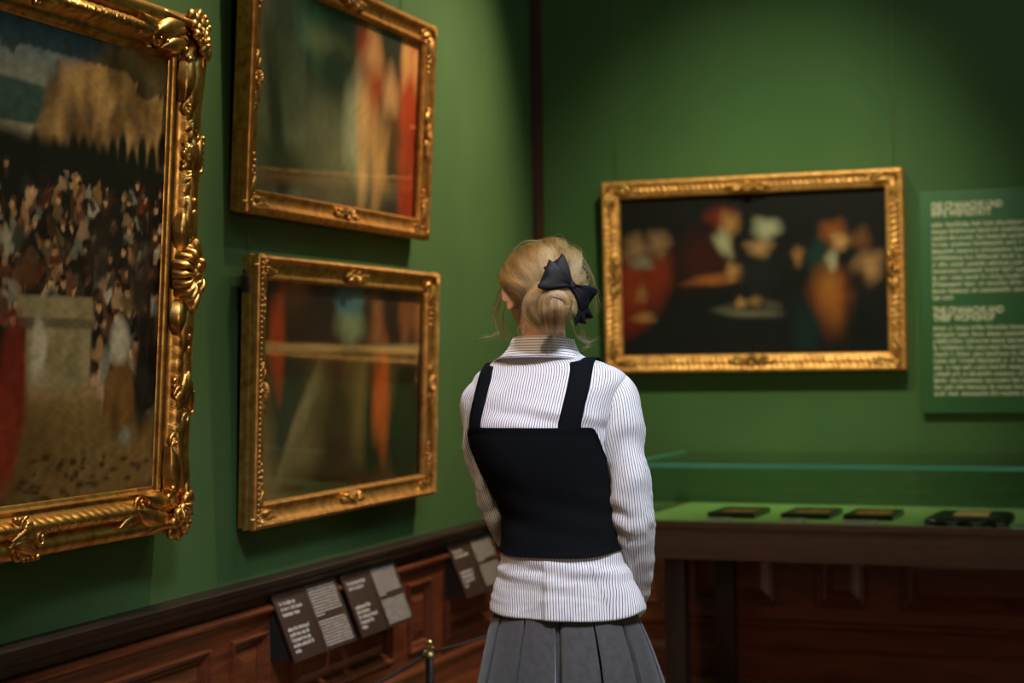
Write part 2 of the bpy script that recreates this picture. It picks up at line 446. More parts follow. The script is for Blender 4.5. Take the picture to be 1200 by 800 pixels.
# ======================= large painting on the left (cut by the frame edge) =======================
W1, H1 = 2.50, 1.395
p1 = wall_root('gilt_framed_painting', True, -3.228 - W1, .948, radians(3.4), 'largest painting, wide richly carved gilt frame with shells and scrolls, crowd of small colour patches')
fr = MB()
prof1 = [(0, 0), (0, .070), (.003, .082), (.009, .090), (.018, .094), (.030, .094), (.040, .090), (.046, .082), (.050, .078), (.054, .084), (.062, .095), (.072, .099), (.082, .096), (.090, .086), (.094, .078), (.100, .070), (.106, .066), (.109, .070), (.114, .070), (.117, .062), (.121, .058), (.126, .056), (.129, .052)]
def d1(side, t, s, k):
    if .052 < s < .092: return .005 * abs(sin((t + s * .5) * pi / .034)) ** .6 - .003 + .0016 * sin((t + s * .4) * 2 * pi / .0085)
    return 0
frm = MB(); frame_mesh(frm, W1, H1, prof1, .0045, d1)
pf1 = frm.build('picture_frame', M_gold, p1, True, None, 50)
for c in range(4):
    o = Orn(corner_map(c, W1, H1)); corner_orn(.235, .084, True, RNG)(o); o.b.build('corner_ornament', M_gold, pf1, True)
for side, pos in ((0, W1 / 2), (2, W1 / 2), (1, H1 / 2), (3, H1 / 2)):
    o = Orn(side_map(side, W1, H1, pos, .050)); cartouche(.27, .086)(o)
    o.shell(-.050, 0, .015, .118, radians(-78), radians(78), 8, .086, .030); o.shell(-.045, 0, .010, .055, radians(-85), radians(85), 5, .104, .022); o.b.build('shell_ornament', M_gold, pf1, True)
for side, ps in ((1, (.33, -.33)), (3, (.33, -.33)), (0, (.52, -.52)), (2, (.52, -.52))):
    for q in ps:
        o = Orn(side_map(side, W1, H1, (W1 if side % 2 == 0 else H1) / 2 + q, .055)); sg = 1 if q > 0 else -1
        sg = -sg
        for k in range(6):
            o.leaf(-.046 + .016 * k, sg * (-.05 + .012 * (k % 3)), sg * radians(62 + 13 * k), .115 - .010 * (k % 3), .040, .086, .022, sg * (.5 - .2 * k))
        o.scroll(.020, 0, .030, 0, 1.2, .094, .0065, .3, sg); o.scroll(-.028, sg * .035, .024, 2, 1.1, .094, .006, .3, -sg)
        o.scroll(-.010, sg * -.055, .022, 1, 1.1, .094, .0055, .3, sg)
        for k in range(7): o.bead(.044 - .001 * k * k, sg * (.045 - .016 * k), .0078 - .0004 * k, .090)
        for k in range(4): o.bead(-.050, sg * (.01 - .018 * k), .008, .092)
        o.b.build('leaf_ornament', M_gold, pf1, True)
CD = .051
backing(p1, W1, H1, .06, .046)
def f1(X, Zc):
    P = Paint(X, Zc, hexc('#1a1712')); w0, w1, h0, h1 = .13, W1 - .13, .13, H1 - .13
    def q(x, y): return pxc(p1, x, y, CD)
    zt = q(100, 60)[1]
    skyz = q(60, 175)[1]
    t = np.clip((Zc - skyz) / (h1 - skyz), 0, 1)[..., None]
    xl = np.clip((W1 - .13 - X) / .75, 0, 1)[..., None]
    sky = (1 - t) * np.array(hexc('#9a9276')) + t * np.array(hexc('#3a5560')); sky = sky * (.62 + .38 * np.minimum(1, xl * 1.3))
    P.mix((Zc > skyz - .1).astype(float), (0, 0, 0)); m = np.clip((Zc - skyz + .08) / .02, 0, 1)[..., None]; P.c = P.c * (1 - m) + sky * m
    # soft rounded hill
    for (x, y, rx, rz, c) in ((20, 118, .34, .05, '#33463f'), (130, 150, .27, .17, '#8a6a40'), (165, 120, .16, .17, '#94733f'), (85, 165, .15, .08, '#7d5f38')):
        a, z = q(x, y); P.ell(a, z, rx, rz, hexc(c), .1, 0, 1, .03)
    r = np.random.RandomState(3)
    for k in range(26):
        a, z = q(r.uniform(60, 195), r.uniform(85, 175)); P.ell(a, z, r.uniform(.02, .05), r.uniform(.04, .10), hexc(['#4a341c', '#b08a52', '#5d4426'][k % 3]), .6, r.uniform(-.5, .5), .7, .15)
    a, z = q(100, 205); P.ell(a, z, .55, .07, hexc('#14150f'), .25, .02, 1, .05); P.ell(a - .4, z, .3, .09, hexc('#14150f'), .25)
    for k in range(14):
        a, z = q(40 + 11.5 * k, 190 + r.uniform(-14, 6)); P.ell(a, z, .02, .05, hexc('#12140e'), .3)
    # dense field of small patches
    cols = ['#a88662', '#8f6a44', '#6d2818', '#a3977f', '#4d3220', '#241a12', '#5c4c2c', '#7b7667', '#1d1813', '#64402a', '#30342b', '#17130f', '#14110e', '#3a2a1c']
    ztop, zbot = q(100, 212)[1], q(100, 560)[1]
    for k in range(1900):
        u = r.rand(); a = r.uniform(.13, W1 - .13); z = ztop + (zbot - ztop) * u
        if u > .5 and r.rand() < .6: continue
        sc = .75 + .7 * u; br = r.uniform(.3, 1.) if r.rand() < .7 else r.uniform(.9, 1.25)
        P.ell(a, z, r.uniform(.009, .028) * sc, r.uniform(.014, .042) * sc, np.array(hexc(cols[r.randint(len(cols))])) * br, .22, r.uniform(-.8, .8), .92, .16)
        if r.rand() < .30: P.ell(a + r.uniform(-.006, .006), z + .02 * sc, .0110 * sc, .0140 * sc, np.array(hexc('#b98d66')) * r.uniform(.5, 1.1), .25, 0, 1, .08); P.ell(a, z + .033 * sc, .013 * sc, .008 * sc, np.array(hexc(cols[r.randint(len(cols))])) * .6, .3)
    # broad fields lower down: pale ochre, earth, rust, brown, dark
    def rect(xa, ya, xb, yb, c, soft=.012):
        a0, z1_ = q(xa, ya); a1, z0_ = q(xb, yb); cl = lambda v: np.clip(v / soft + .5, 0, 1)
        P.mix(cl(X - a0) * cl(a1 - X) * cl(Zc - z0_) * cl(z1_ - Zc) * .95, hexc(c))
    rect(20, 345, 108, 375, '#8a7c58'); rect(22, 372, 112, 386, '#5f553d'); rect(30, 384, 104, 462, '#8f805c'); rect(26, 455, 112, 472, '#8a7048'); rect(22, 470, 118, 505, '#7a6038', .02)
    for k in range(8):
        a, z = q(r.uniform(40, 100), r.uniform(390, 460)); P.ell(a, z, r.uniform(.02, .05), r.uniform(.01, .04), hexc('#75683f'), .9, 0, .5)
    for (x, y, rx, rz, c, s) in ((100, 540, .40, .12, '#70552c', .25), (-60, 540, .4, .14, '#5f4824', .3),
                              (15, 450, .055, .16, '#6d1f12', .25), (0, 520, .06, .12, '#7a2817', .3), (45, 410, .03, .07, '#b5a98f', .3),
                              (140, 460, .07, .085, '#6f4b23', .2), (140, 400, .045, .06, '#a59b82', .25), (170, 430, .05, .16, '#17120d', .25), (146, 512, .03, .022, '#6f6a5a', .4), (135, 490, .02, .05, '#523719', .4), (165, 330, .05, .08, '#2a211a', .4), (115, 300, .05, .07, '#2a211a', .4), (30, 322, .05, .03, '#54301c', .4)):
        a, z = q(x, y); P.ell(a, z, rx, rz, np.array(hexc(c)), s, 0, .93, .05)
    for k in range(50):
        a, z = q(r.uniform(20, 175), r.uniform(535, 590)); P.ell(a, z, r.uniform(.008, .02), r.uniform(.004, .009), hexc('#33240f'), .5, 0, .8)
    P.nz(60, .10, 1); P.nz(160, .10, 2)
    return P.c * .98
canvas(p1, .12, W1 - .12, .12, H1 - .12, -CD, .0055, f1)

# ======================= two framed panels, one above the other =======================
def panel_painting(p, z, cant, W, H, label, fn, beaded):
    rt = wall_root('gilt_framed_picture', True, p, z, cant, label)
    prof = [(.006, 0), (.006, .016), (.001, .018), (0, .023), (.001, .030), (.004, .032), (.004, .042), (.001, .044), (.001, .054), (.004, .060), (.012, .064), (.020, .064), (.024, .058), (.030, .052), (.040, .046), (.050, .043), (.058, .043), (.064, .048), (.070, .048), (.075, .042), (.079, .026)]
    b = MB(); frame_mesh(b, W, H, prof, .05, None)
    f = b.build('picture_frame', M_goldr if not beaded else M_goldp, rt, True, None, 40)
    if beaded:
        be = MB()
        for side in range(4):
            Ln = W if side % 2 == 0 else H; n = int(Ln / .016); mp = side_map(side, W, H, 0, .013)
            for k in range(n): be.ellipsoid(mp(0, .012 + (Ln - .024) * k / (n - 1), .065), (.006, .0045, .006), None, 6, 5)
        be.build('bead_moulding', M_goldp, f, True)
    for c in range(4):
        o = Orn(corner_map(c, W, H)); corner_orn(.115, .048, False, RNG)(o); o.b.build('corner_ornament', M_goldp, f, True)
    for side in range(4):
        Ln = W if side % 2 == 0 else H
        o = Orn(side_map(side, W, H, Ln / 2, .036)); cartouche(.115, .050)(o); o.b.build('centre_ornament', M_goldp, f, True)
        if side % 2 == 1:
            for q in (-.26, .26):
                o = Orn(side_map(side, W, H, Ln / 2 + q, .052))
                for k in range(5): o.bead(.004 * (k % 2), -.04 + .02 * k, .0075 - .0008 * abs(k - 2), .050)
                o.b.build('bead_ornament', M_goldp, f, True)
    backing(rt, W, H, .05, .018)
    canvas(rt, .072, W - .072, .072, H - .072, -.022, .006, lambda X, Zc: fn(rt, X, Zc))
    pane(rt, .074, W - .074, .074, H - .074, -.028)
    return rt
def patches(P, q, lst):
    for (x, y, rx, rz, c, s, an) in lst:
        a, z = q(x, y); P.ell(a, z, rx * 1.04, rz * 1.04, hexc(c), min(.95, s * 1.75), an, .95, .10)
def f3(rt, X, Zc):
    P = Paint(X, Zc, hexc('#2b1e15')); q = lambda x, y: pxc(rt, x, y, .022)
    P.band(q(400, 408)[1] - Zc, hexc('#3a2c1c'), .1)
    P.band(q(400, 440)[1] - Zc, hexc('#6b5531'), .15)
    patches(P, q, [(410, 360, .10, .10, '#3f6a6c', .12, 0), (410, 385, .10, .05, '#7f8a63', .3, 0),
        (350, 430, .45, .04, '#43311f', .3, 0), (420, 470, .35, .14, '#75602f', .3, 0), (340, 480, .14, .20, '#2a2a22', .2, .3), (350, 500, .22, .035, '#857650', .25, .9), (345, 555, .30, .08, '#6a5836', .25, .75), (325, 400, .05, .14, '#a03f12', .25, 0),
        (395, 500, .15, .22, '#331610', .3, 0), (385, 570, .24, .07, '#2b120c', .3, 0), (440, 490, .10, .25, '#11100e', .2, 0), (480, 500, .24, .27, '#0f0e0d', .2, 0), (447, 470, .065, .17, '#b0501a', .25, 0),
        (442, 380, .05, .11, '#8d5a35', .35, 0), (475, 375, .05, .10, '#7f4d2c', .35, 0), (490, 370, .05, .10, '#8f5a35', .35, 0), (470, 408, .35, .014, '#9a8355', .3, 0), (350, 408, .4, .012, '#86724a', .3, 0), (425, 575, .16, .05, '#4a1c10', .5, 0)])
    P.nz(14, .12, 5); P.nz(60, .06, 6); return P.c * 1.2
def f2(rt, X, Zc):
    P = Paint(X, Zc, hexc('#23241b')); q = lambda x, y: pxc(rt, x, y, .022)
    P.band(q(350, 100)[0] - X, hexc('#57523c'), .10)
    patches(P, q, [(335, 80, .22, .40, '#5f5a42', .2, 0), (352, 60, .07, .5, '#6d684e', .3, 0), (330, 130, .10, .25, '#6a6448', .4, 0), (365, 40, .03, .5, '#32342a', .3, 0), (380, 170, .30, .16, '#6b654a', .35, 0), (400, 215, .35, .06, '#5d563e', .35, 0),
        (378, 35, .13, .11, '#5f8f6c', .3, 0), (382, 50, .13, .05, '#9a9a66', .3, 0), (400, 20, .20, .09, '#16221a', .3, 0), (395, 80, .14, .10, '#1b211a', .3, 0), (325, 160, .04, .28, '#2c2117', .3, .25), (330, 195, .14, .07, '#2a2117', .3, 0),
        (432, 95, .10, .20, '#8a2f10', .2, 0), (438, 60, .06, .08, '#a8794c', .35, 0), (480, 130, .09, .40, '#8f2c0e', .2, 0), (488, 210, .13, .24, '#7d220c', .2, 0), (476, 70, .04, .08, '#b0814f', .35, 0), (489, 75, .05, .08, '#a87343', .35, 0),
        (418, 150, .09, .17, '#8d8a6c', .25, .1), (425, 135, .045, .10, '#b98a58', .35, 0), (440, 170, .06, .12, '#a87a4a', .4, .4), (457, 150, .08, .14, '#4a2412', .25, 0), (458, 110, .06, .07, '#a87a50', .35, 0), (425, 190, .04, .13, '#b08652', .4, 0), (445, 195, .04, .13, '#a87c48', .4, -.2)])
    P.nz(14, .10, 8); P.nz(60, .06, 9); return P.c * 1.7
W3 = 1.40
p3 = panel_painting(-2.795, .897, radians(1.95), W3, .83, 'lower of two stacked gilt pictures, beaded frame, dark picture with upright orange patch', f3, True)
p2 = panel_painting(-2.82, 1.850, radians(3.2), 1.405, .80, 'upper of two stacked gilt pictures, grey-green picture with rust red patches', f2, False)

# ======================= painting on the back wall =======================
W4, H4 = 1.312, .846
p4 = wall_root('gilt_framed_painting', False, .343, 1.329, radians(2.0), 'wide near-black painting in carved gilt frame on the back wall, beside green text board')
prof4 = [(0, 0), (0, .058), (.006, .066), (.014, .068), (.022, .062), (.030, .056), (.038, .055), (.046, .057), (.054, .054), (.060, .050), (.068, .050), (.075, .046), (.079, .028)]
def d4(side, t, s, k):
    if .016 < s < .056: return .005 * mnoise.noise(Vector((t * 70 + side * 9, s * 70, 3))) + .0035 * sin(t * 2 * pi / .026 + s * 90)
    return .001 * mnoise.noise(Vector((t * 40, s * 60, 8)))
b = MB(); frame_mesh(b, W4, H4, prof4, .006, d4)
pf4 = b.build('picture_frame', M_gold4, p4, True, None, 55)
for c in range(4):
    o = Orn(corner_map(c, W4, H4)); corner_orn(.12, .052, False, RNG)(o); o.b.build('corner_ornament', M_goldp, pf4, True)
for side in range(4):
    o = Orn(side_map(side, W4, H4, (W4 if side % 2 == 0 else H4) / 2, .040)); cartouche(.13, .054)(o); o.b.build('centre_ornament', M_goldp, pf4, True)
backing(p4, W4, H4, .05, .020)
def f4(X, Zc):
    P = Paint(X, Zc, hexc('#0f1011')); q = lambda x, y: pxc(p4, x, y, .024)
    P.band(q(880, 350)[1] - Zc, hexc('#131416'), .15)
    patches(P, q, [(745, 340, .07, .12, '#7d2a12', .25, 0), (770, 325, .06, .10, '#782610', .3, 0), (740, 375, .06, .06, '#6d180c', .3, 0), (745, 290, .045, .045, '#8d6748', .4, 0), (772, 285, .04, .045, '#8a6546', .4, 0), (752, 308, .04, .025, '#77705c', .4, 0), (755, 372, .04, .02, '#9a6a3c', .4, 0), (752, 345, .022, .03, '#8a5f36', .4, 0),
        (825, 305, .11, .10, '#38100c', .3, 0), (845, 255, .055, .045, '#6d2013', .3, 0), (855, 263, .035, .045, '#a0703f', .4, 0), (848, 285, .03, .05, '#a49b76', .35, .4), (835, 328, .09, .022, '#8f4f22', .35, .05), (860, 318, .03, .03, '#b07d48', .4, 0),
        (890, 320, .08, .09, '#14171a', .3, 0), (898, 268, .05, .04, '#a09a7c', .35, 0), (890, 290, .045, .03, '#a1774a', .4, 0), (880, 362, .12, .035, '#635d4c', .2, 0), (880, 358, .095, .024, '#2b231a', .3, 0), (868, 355, .02, .02, '#9a7040', .4, 0), (885, 353, .025, .02, '#7d5a33', .4, 0),
        (960, 300, .05, .06, '#143028', .3, 0), (945, 385, .05, .10, '#0f2622', .35, 0), (977, 352, .075, .12, '#7c3c14', .3, .08), (972, 340, .04, .09, '#9c5c24', .6, .1), (976, 272, .045, .045, '#8a4a20', .35, 0), (985, 283, .03, .03, '#b5854f', .4, 0), (1008, 280, .04, .04, '#6a3f22', .35, 0), (1018, 312, .05, .055, '#a2764c', .35, 0), (975, 305, .02, .035, '#a49b80', .4, 0), (935, 300, .02, .035, '#8f5f35', .4, 0), (1005, 330, .04, .05, '#14100f', .4, 0), (1005, 385, .06, .10, '#101113', .4, 0)])
    P.nz(10, .10, 11); P.nz(50, .06, 12); return P.c * .85
canvas(p4, .072, W4 - .072, .072, H4 - .072, -.024, .006, f4)

# hanging wires: run up the wall to the ceiling moulding
def wire(pts, label):
    b = MB(); b.tube(pts, .0016, 6); tag(b.build('hanging_wire', M_wire), label, 'wire', 'picture hanging wires')
for x, z, lb in ((.385, 2.18, 'thin wire above the left end of the wide dark painting'), (1.607, 2.18, 'thin wire above the right end of the wide dark painting')):
    wire([(x, -.006, z), (x, -.006, 2.5), (x, -.006, RZ)], lb)
wire([(.006, -2.69, 1.735), (.006, -2.69, 1.84)], 'thin wire between the two stacked gilt pictures')
wire([(.006, -1.50, 2.66), (.006, -1.50, RZ)], 'thin wire above the right end of the upper stacked picture')
b = MB(); b.box(-.010, .012, -.030, -.004, .715, .765, .003); b.box(-.014, -.004, -.022, -.012, .77, .782, .002)
b.build('wall_bracket', M_black, p3)

# ======================= text board on the back wall =======================
sg = empty('text_board', (1.712, 0, 1.147), (0, 0, 0), 'green exhibition text board with cream lettering on the back wall', 'sign')
b = MB(); b.box(0, .98, -.032, -.006, 0, .925, .003); b.build('board', M_sign, sg)
b = MB(); b.box(.06, .92, -.008, 0, .06, .86); b.build('wall_mount', M_black, sg, False)
def font_text(txt, size, parent, loc, name, m, bold=.0, fit=.284):
    cu = bpy.data.curves.new(name, 'FONT'); cu.body = txt; cu.size = size; cu.extrude = .0004; cu.offset = bold; cu.space_line = .80
    o = bpy.data.objects.new('tmp', cu); COL.objects.link(o)
    dg = bpy.context.evaluated_depsgraph_get(); me = bpy.data.meshes.new_from_object(o.evaluated_get(dg))
    bpy.data.objects.remove(o)
    wd_ = max(v.co.x for v in me.vertices) - min(v.co.x for v in me.vertices); me.transform(Matrix.Diagonal((fit / wd_, 1, 1, 1)))
    me.name = name; me.materials.clear(); me.materials.append(m); me.transform(Matrix.Rotation(pi / 2, 4, 'X'))
    q = link(bpy.data.objects.new(name, me), parent); q.location = loc; return q
def glyphs(b, x0, x1, z, hgt, rnd, y, serif=True):
    """a line of small print too small to read: stems, bowls and gaps"""
    def r(xa, xb, za, zb): b.add([(xa, y, za), (xb, y, za), (xb, y, zb), (xa, y, zb)], [(0, 1, 2, 3)])
    x = x0; lw = hgt * .17
    while x < x1 - hgt:
        nl = rnd.choice((2, 3, 3, 4, 5, 5, 6, 7, 8, 9, 11))
        for k in range(nl):
            w = hgt * rnd.choice((.42, .5, .55, .3)); t = rnd.random(); top = hgt * (1.0 if t < .22 or k == 0 and t < .5 else .70)
            if x + w > x1: break
            r(x, x + lw, z - (hgt * .22 if t > .93 else 0), z + top)
            if w > hgt * .35:
                r(x + w - lw, x + w, z, z + hgt * .70)
                if t < .7: r(x + lw, x + w - lw, z + hgt * .58, z + hgt * .70)
                if t > .35: r(x + lw, x + w - lw, z, z + hgt * .12)
                if .45 < t < .6: r(x + lw, x + w - lw, z + hgt * .3, z + hgt * .4)
            x += w + hgt * .12
        x += hgt * .38
LH = .0276
font_text('DIE CRANACHS UND\nIHRE WERKSTATT', .0385, sg, (.050, -.0335, .850), 'heading', M_sletter, .0014)
font_text('THE CRANACHS AND\nTHEIR WORKSHOP', .0385, sg, (.050, -.0335, .414), 'heading', M_sletter, .0014)
rnd = random.Random(5)
b = MB()
for i in range(11): glyphs(b, .050, .93 - .03 * rnd.random(), .776 - LH * i, .0195, rnd, -.0332)
glyphs(b, .050, .135, .776 - LH * 11, .0195, rnd, -.0332)
b.build('body_text', M_sletter, sg, False)
b = MB()
for i in range(11): glyphs(b, .050, .93 - .03 * rnd.random(), .346 - .0273 * i, .0195, rnd, -.0332)
b.build('body_text', M_sletter, sg, False)

# ======================= label lecterns on the wainscot =======================
def label_board(y0, wt, wx, tt, tx, label, seed, n1, n2, nb):
    rt = empty('label_board', (0, y0, .475), (0, 0, pi / 2), label, 'label', 'caption boards on the left wainscot')
    # local x along the wall, -y out of the wall
    tb, bt = .030, .112; H = .205; W = wt + wx
    hb = MB(); hb.add([(x, -d, z) for x in (.012, W - .012) for d, z in ((.02, .19), (tb - .006, .198), (bt - .008, .004), (.02, .002))], [(0, 1, 2, 3), (7, 6, 5, 4), (0, 4, 5, 1), (1, 5, 6, 2), (2, 6, 7, 3), (3, 7, 4, 0)])
    hb.build('holder', M_black, rt, False)
    sl = sqrt((bt - tb) ** 2 + .208 ** 2); ang = math.atan2(bt - tb, .208)
    Mx = Matrix.Translation((0, -bt, 0)) @ Matrix.Rotation(-ang, 4, 'X')
    pl = MB(); pl.box(0, wt - .002, -.004, .004, 0, sl, .0012); pl.build('title_plate', M_label, rt, True, None, None, Mx)
    pl = MB(); pl.box(wt + .002, W, -.005, .003, 0, sl, .0012); pl.build('text_plate', M_label, rt, True, None, None, Mx)
    rn = random.Random(seed); t = MB(); hh = .0130
    for i in range(n1): glyphs(t, .022, .022 + wt * (.5 + .2 * rn.random()), sl - .044 - .018 * i, hh, rn, -.0046)
    t.build('title_lettering', M_letter, rt, False, None, None, Mx); t = MB()
    for i in range(n2): glyphs(t, .022, .022 + wt * ((.5 + .28 * rn.random()) if i < n2 - 1 else .2), sl - .128 - .0175 * i, hh, rn, -.0046)
    t.build('detail_lettering', M_letter, rt, False, None, None, Mx)
    t = MB(); k0, k1 = nb
    for i in range(k0): glyphs(t, wt + .022, W - (.016 + .006 * rn.random() if i < k0 - 1 else wx * .62), sl - .022 - .0098 * i, .0070, rn, -.0056)
    for i in range(k1): glyphs(t, wt + .022, W - .018, sl - .030 - .0098 * (k0 + i) - .004, .0070, rn, -.0056)
    t.build('body_lettering', M_letter, rt, False, None, None, Mx)
    return rt
label_board(-2.625, .205, .235, 3, 5, 'brown tilted caption board with three-line title, first along from the left', 1, 3, 5, (10, 9))
label_board(-2.140, .205, .230, 2, 5, 'brown tilted caption board in the middle, beside the brass-topped post', 2, 2, 5, (10, 9))
label_board(-1.190, .205, .250, 2, 4, 'brown tilted caption board half hidden behind the woman', 3, 2, 4, (9, 9))
# ======================= barrier post and cord =======================
def barrier(y, label):
    rt = empty('barrier_post', (.45, y, 0), (0, 0, 0), label, 'barrier post')
    b = MB(); b.lathe([(0, 0), (.13, 0), (.13, .006), (.12, .010), (.03, .016), (.018, .03), (0, .03)], n=28); b.build('base', M_black, rt)
    b = MB(); b.lathe([(.0, .012), (.0135, .012), (.0135, .475), (.0, .475)], n=20)
    b.build('pole', mat_pole, rt)
    b = MB(); b.lathe([(0, .466), (.016, .466), (.018, .470), (.018, .474), (.010, .478), (.007, .484), (.007, .492), (.009, .496), (.0, .498)], n=18)
    for s in (1, -1): b.ellipsoid((0, s * .022, .474), (.006, .012, .006), None, 10, 6)
    for s in (1, -1):
        b.tube([(0, s * (.030 + .012 * sin(t)), .476 + .010 * cos(t) + .006) for t in np.linspace(0, 2 * pi, 12)], .0025, 6)
    b.build('collar', M_brass, rt)
    b = MB(); b.ellipsoid((0, 0, .507), (.0125, .0125, .0135), None, 18, 12); b.build('ball_finial', M_brass, rt)
    return rt
mat_pole = mat('dark_bronze_pole', (.016, .011, .009), .4, .2)
barrier(-2.364, 'low barrier post with brass ball top left of the woman')
def cordpath(y0, y1, sag): return [(.45, y0 + (y1 - y0) * t, .478 - sag * 4 * t * (1 - t)) for t in np.linspace(0, 1, 24)]
b = MB(); b.tube(cordpath(-2.334, -.89, .03), .0055, 8); b.tube([(.45, -.89, .478), (.45, -.875, .478)], .008, 8); o = b.build('barrier_rope', M_cord); tag(o, 'dark rope running from brass-topped post towards the back corner', 'rope')
b = MB(); b.tube(cordpath(-2.394, -3.83, .03), .0055, 8); b.tube([(.45, -2.394, .478), (.45, -2.43, .4775)], .0085, 8); o = b.build('barrier_rope', M_cord); tag(o, 'dark rope running from brass-topped post down out of the picture', 'rope')

# ======================= display case =======================
TZ = .77
cs = empty('display_case', (.68, -.985, 0), (0, 0, radians(-2.0)), 'long dark wooden display case with glass hood and green baize', 'display case')
CW, CDp = 2.75, .86
b = MB()
for (z0, z1, o_) in ((.628, .745, 0.0), (.745, TZ + .001, -.006)):
    b.box(o_, CW - o_, o_, .028, z0, z1, .003); b.box(o_, CW - o_, CDp - .028, CDp - o_, z0, z1, .003)
    b.box(o_, .03, o_, CDp - o_, z0, z1, .003); b.box(CW - .03, CW - o_, o_, CDp - o_, z0, z1, .003)
b.build('apron', M_table, cs, True, None, 40)
b = MB(); b.box(.028, CW - .028, .026, CDp - .026, TZ - .02, TZ); b.build('baize_bed', M_baize, cs, False)
for lx in (.155, CW - .155 - .08):
    for ly in (.03, CDp - .11):
        b = MB(); b.box(lx, lx + .08, ly, ly + .08, 0, .63, .004); b.build('leg', M_dark, cs, True, None, 40)
for (n, x0, x1, y0, y1, z0, z1) in (('glass_front', .012, CW - .012, .012, .018, .772, .982), ('glass_back', .012, CW - .012, CDp - .018, CDp - .012, .772, .982), ('glass_side', .012, .018, .018, CDp - .018, .772, .982), ('glass_side', CW - .018, CW - .012, .018, CDp - .018, .772, .982), ('glass_top', .012, CW - .012, .012, CDp - .012, .982, .990)):
    b = MB(); b.box(x0, x1, y0, y1, z0, z1); b.build(n, M_vit, cs, False)
b = MB()
b.box(.008, CW - .008, .006, .012, .974, .992, .001); b.box(.006, .012, .008, CDp - .008, .976, .992, .001); b.box(CW - .012, CW - .006, .008, CDp - .008, .976, .992, .001)
b.build('glass_edge', M_edge, cs, False)
csM = Matrix.LocRotScale(cs.location, cs.rotation_euler, None)

M_ebony = mat('ebonised_frame', (.010, .009, .009), .3, spec=.5)
M_relief = gold('relief_gold', (.80, .50, .18), (.35, .17, .06), .45, 60, .4)
M_page = mat('gilt_page', (.72, .46, .16), .45, .3)
def case_item(px, py, w, dp, label, big=False, stripes=0):
    p = hit(px, py, (0, 0, 1), (0, 0, TZ + .02)); rt = empty('framed_relief', (p[0], p[1], TZ), (0, 0, radians(-2)), label, 'framed relief', 'framed reliefs in the display case')
    h = .020 if not big else .026
    b = MB(); rings = []
    prof = [(0, 0), (0, h), (.005, h + .002), (.014, h + .003), (.020, h), (.026, h - .003), (.028, h - .010)]
    if big:
        prof = [(0, 0), (.0, h * .6), (.01, h), (.03, h + .006), (.055, h + .004), (.065, h - .004)]
    for s, d in prof:
        n = 10; ring = []
        for (ax, ay, bx, by) in ((s, s, w - s, s), (w - s, s, w - s, dp - s), (w - s, dp - s, s, dp - s), (s, dp - s, s, s)):
            for k in range(n):
                t = k / n; wob = (.008 * sin(t * pi * 6) * (1 if s < .02 else .3)) if big else 0
                x, y = ax + (bx - ax) * t, ay + (by - ay) * t
                if ay == by: y += wob * (1 if ay < dp / 2 else -1)
                else: x += wob
                ring.append((x, y, d))
        rings.append(ring)
    b.grid(rings, cv=True); n = len(rings[0]); b.f.append(tuple(range(n - 1, -1, -1)))
    fm = b.build('frame', M_ebony, rt, True, None, 35)
    ins = .028 if not big else .064
    if big:
        q = MB(); q.box(ins, w - ins, ins, dp - ins, .002, h - .002); q.build('mount', M_dark, rt, False)
        q = MB(); q.box(.085, w - .075, dp * .40, dp - .05, h - .002, h + .006, .002); q.build('gilt_plate', M_page, rt)
    else:
        q = MB(); G = []
        for i in range(30):
            row = []
            for j in range(22):
                x, y = ins - .002 + (w - 2 * ins + .004) * j / 21, ins - .002 + (dp - 2 * ins + .004) * i / 29
                zz = h - .004 + .008 * max(0, mnoise.noise(Vector((x * 30, y * 22, px)))) + (.004 * (sin(i * 2 * pi / 7.5) > .2) if stripes else 0)
                row.append((x, y, zz))
            G.append(row)
        q.grid(G); q.build('relief_plate', M_relief, rt)
        q = MB(); q.box(ins, w - ins, ins, dp - ins, .001, h - .012); q.build('mount', M_dark, rt, False)
    return rt
case_item(829, 600.5, .185, .27, 'leftmost of four dark-framed gold reliefs in the case')
case_item(915, 601.5, .185, .27, 'dark-framed relief with plain gold ground, second from left in the case')
case_item(988, 603, .185, .27, 'dark-framed relief with striped gold ground, third from left in the case', False, 1)
case_item(1083, 609.5, .285, .34, 'large black wavy-edged frame with bright gold plate in the case', True)
def caption(px, py, w, label):
    p = hit(px, py, (0, 0, 1), (0, 0, TZ + .012)); rt = empty('caption_card', (p[0], p[1], TZ), (0, 0, radians(-2)), label, 'caption card', 'caption cards on the baize')
    b = MB(); b.add([(0, 0, 0), (w, 0, 0), (w, .07, 0), (0, .07, 0), (0, .006, .004), (w, .006, .004), (w, .07, .012), (0, .07, .012)], [(3, 2, 1, 0), (4, 5, 6, 7), (0, 1, 5, 4), (1, 2, 6, 5), (2, 3, 7, 6), (3, 0, 4, 7)])
    b.build('card', M_card, rt, False)
    b = MB(); rn = random.Random(px)
    for k in range(5): glyphs(b, .012, w * (.6 + .3 * rn.random()), 0, .007, rn, 0)
    sl = .008 / .064; bb = MB()
    for k in range(5):
        t = MB(); glyphs(t, .012, w * (.6 + .3 * rn.random()), 0, .005, rn, 0)
        yy = .060 - .011 * k
        bb.add([(x, yy + z, .0040 + (yy + z - .006) * sl + .0006) for x, y, z in t.v], t.f)
    bb.build('lettering', M_black, rt, False)
caption(824, 607.5, .095, 'small cream caption card before the leftmost relief')
caption(912, 608.5, .090, 'small cream caption card before the second relief from the left')
caption(985, 610.5, .125, 'small cream caption card before the striped gold relief')
caption(1186, 616, .10, 'small cream caption card before the large wavy-edged black frame')

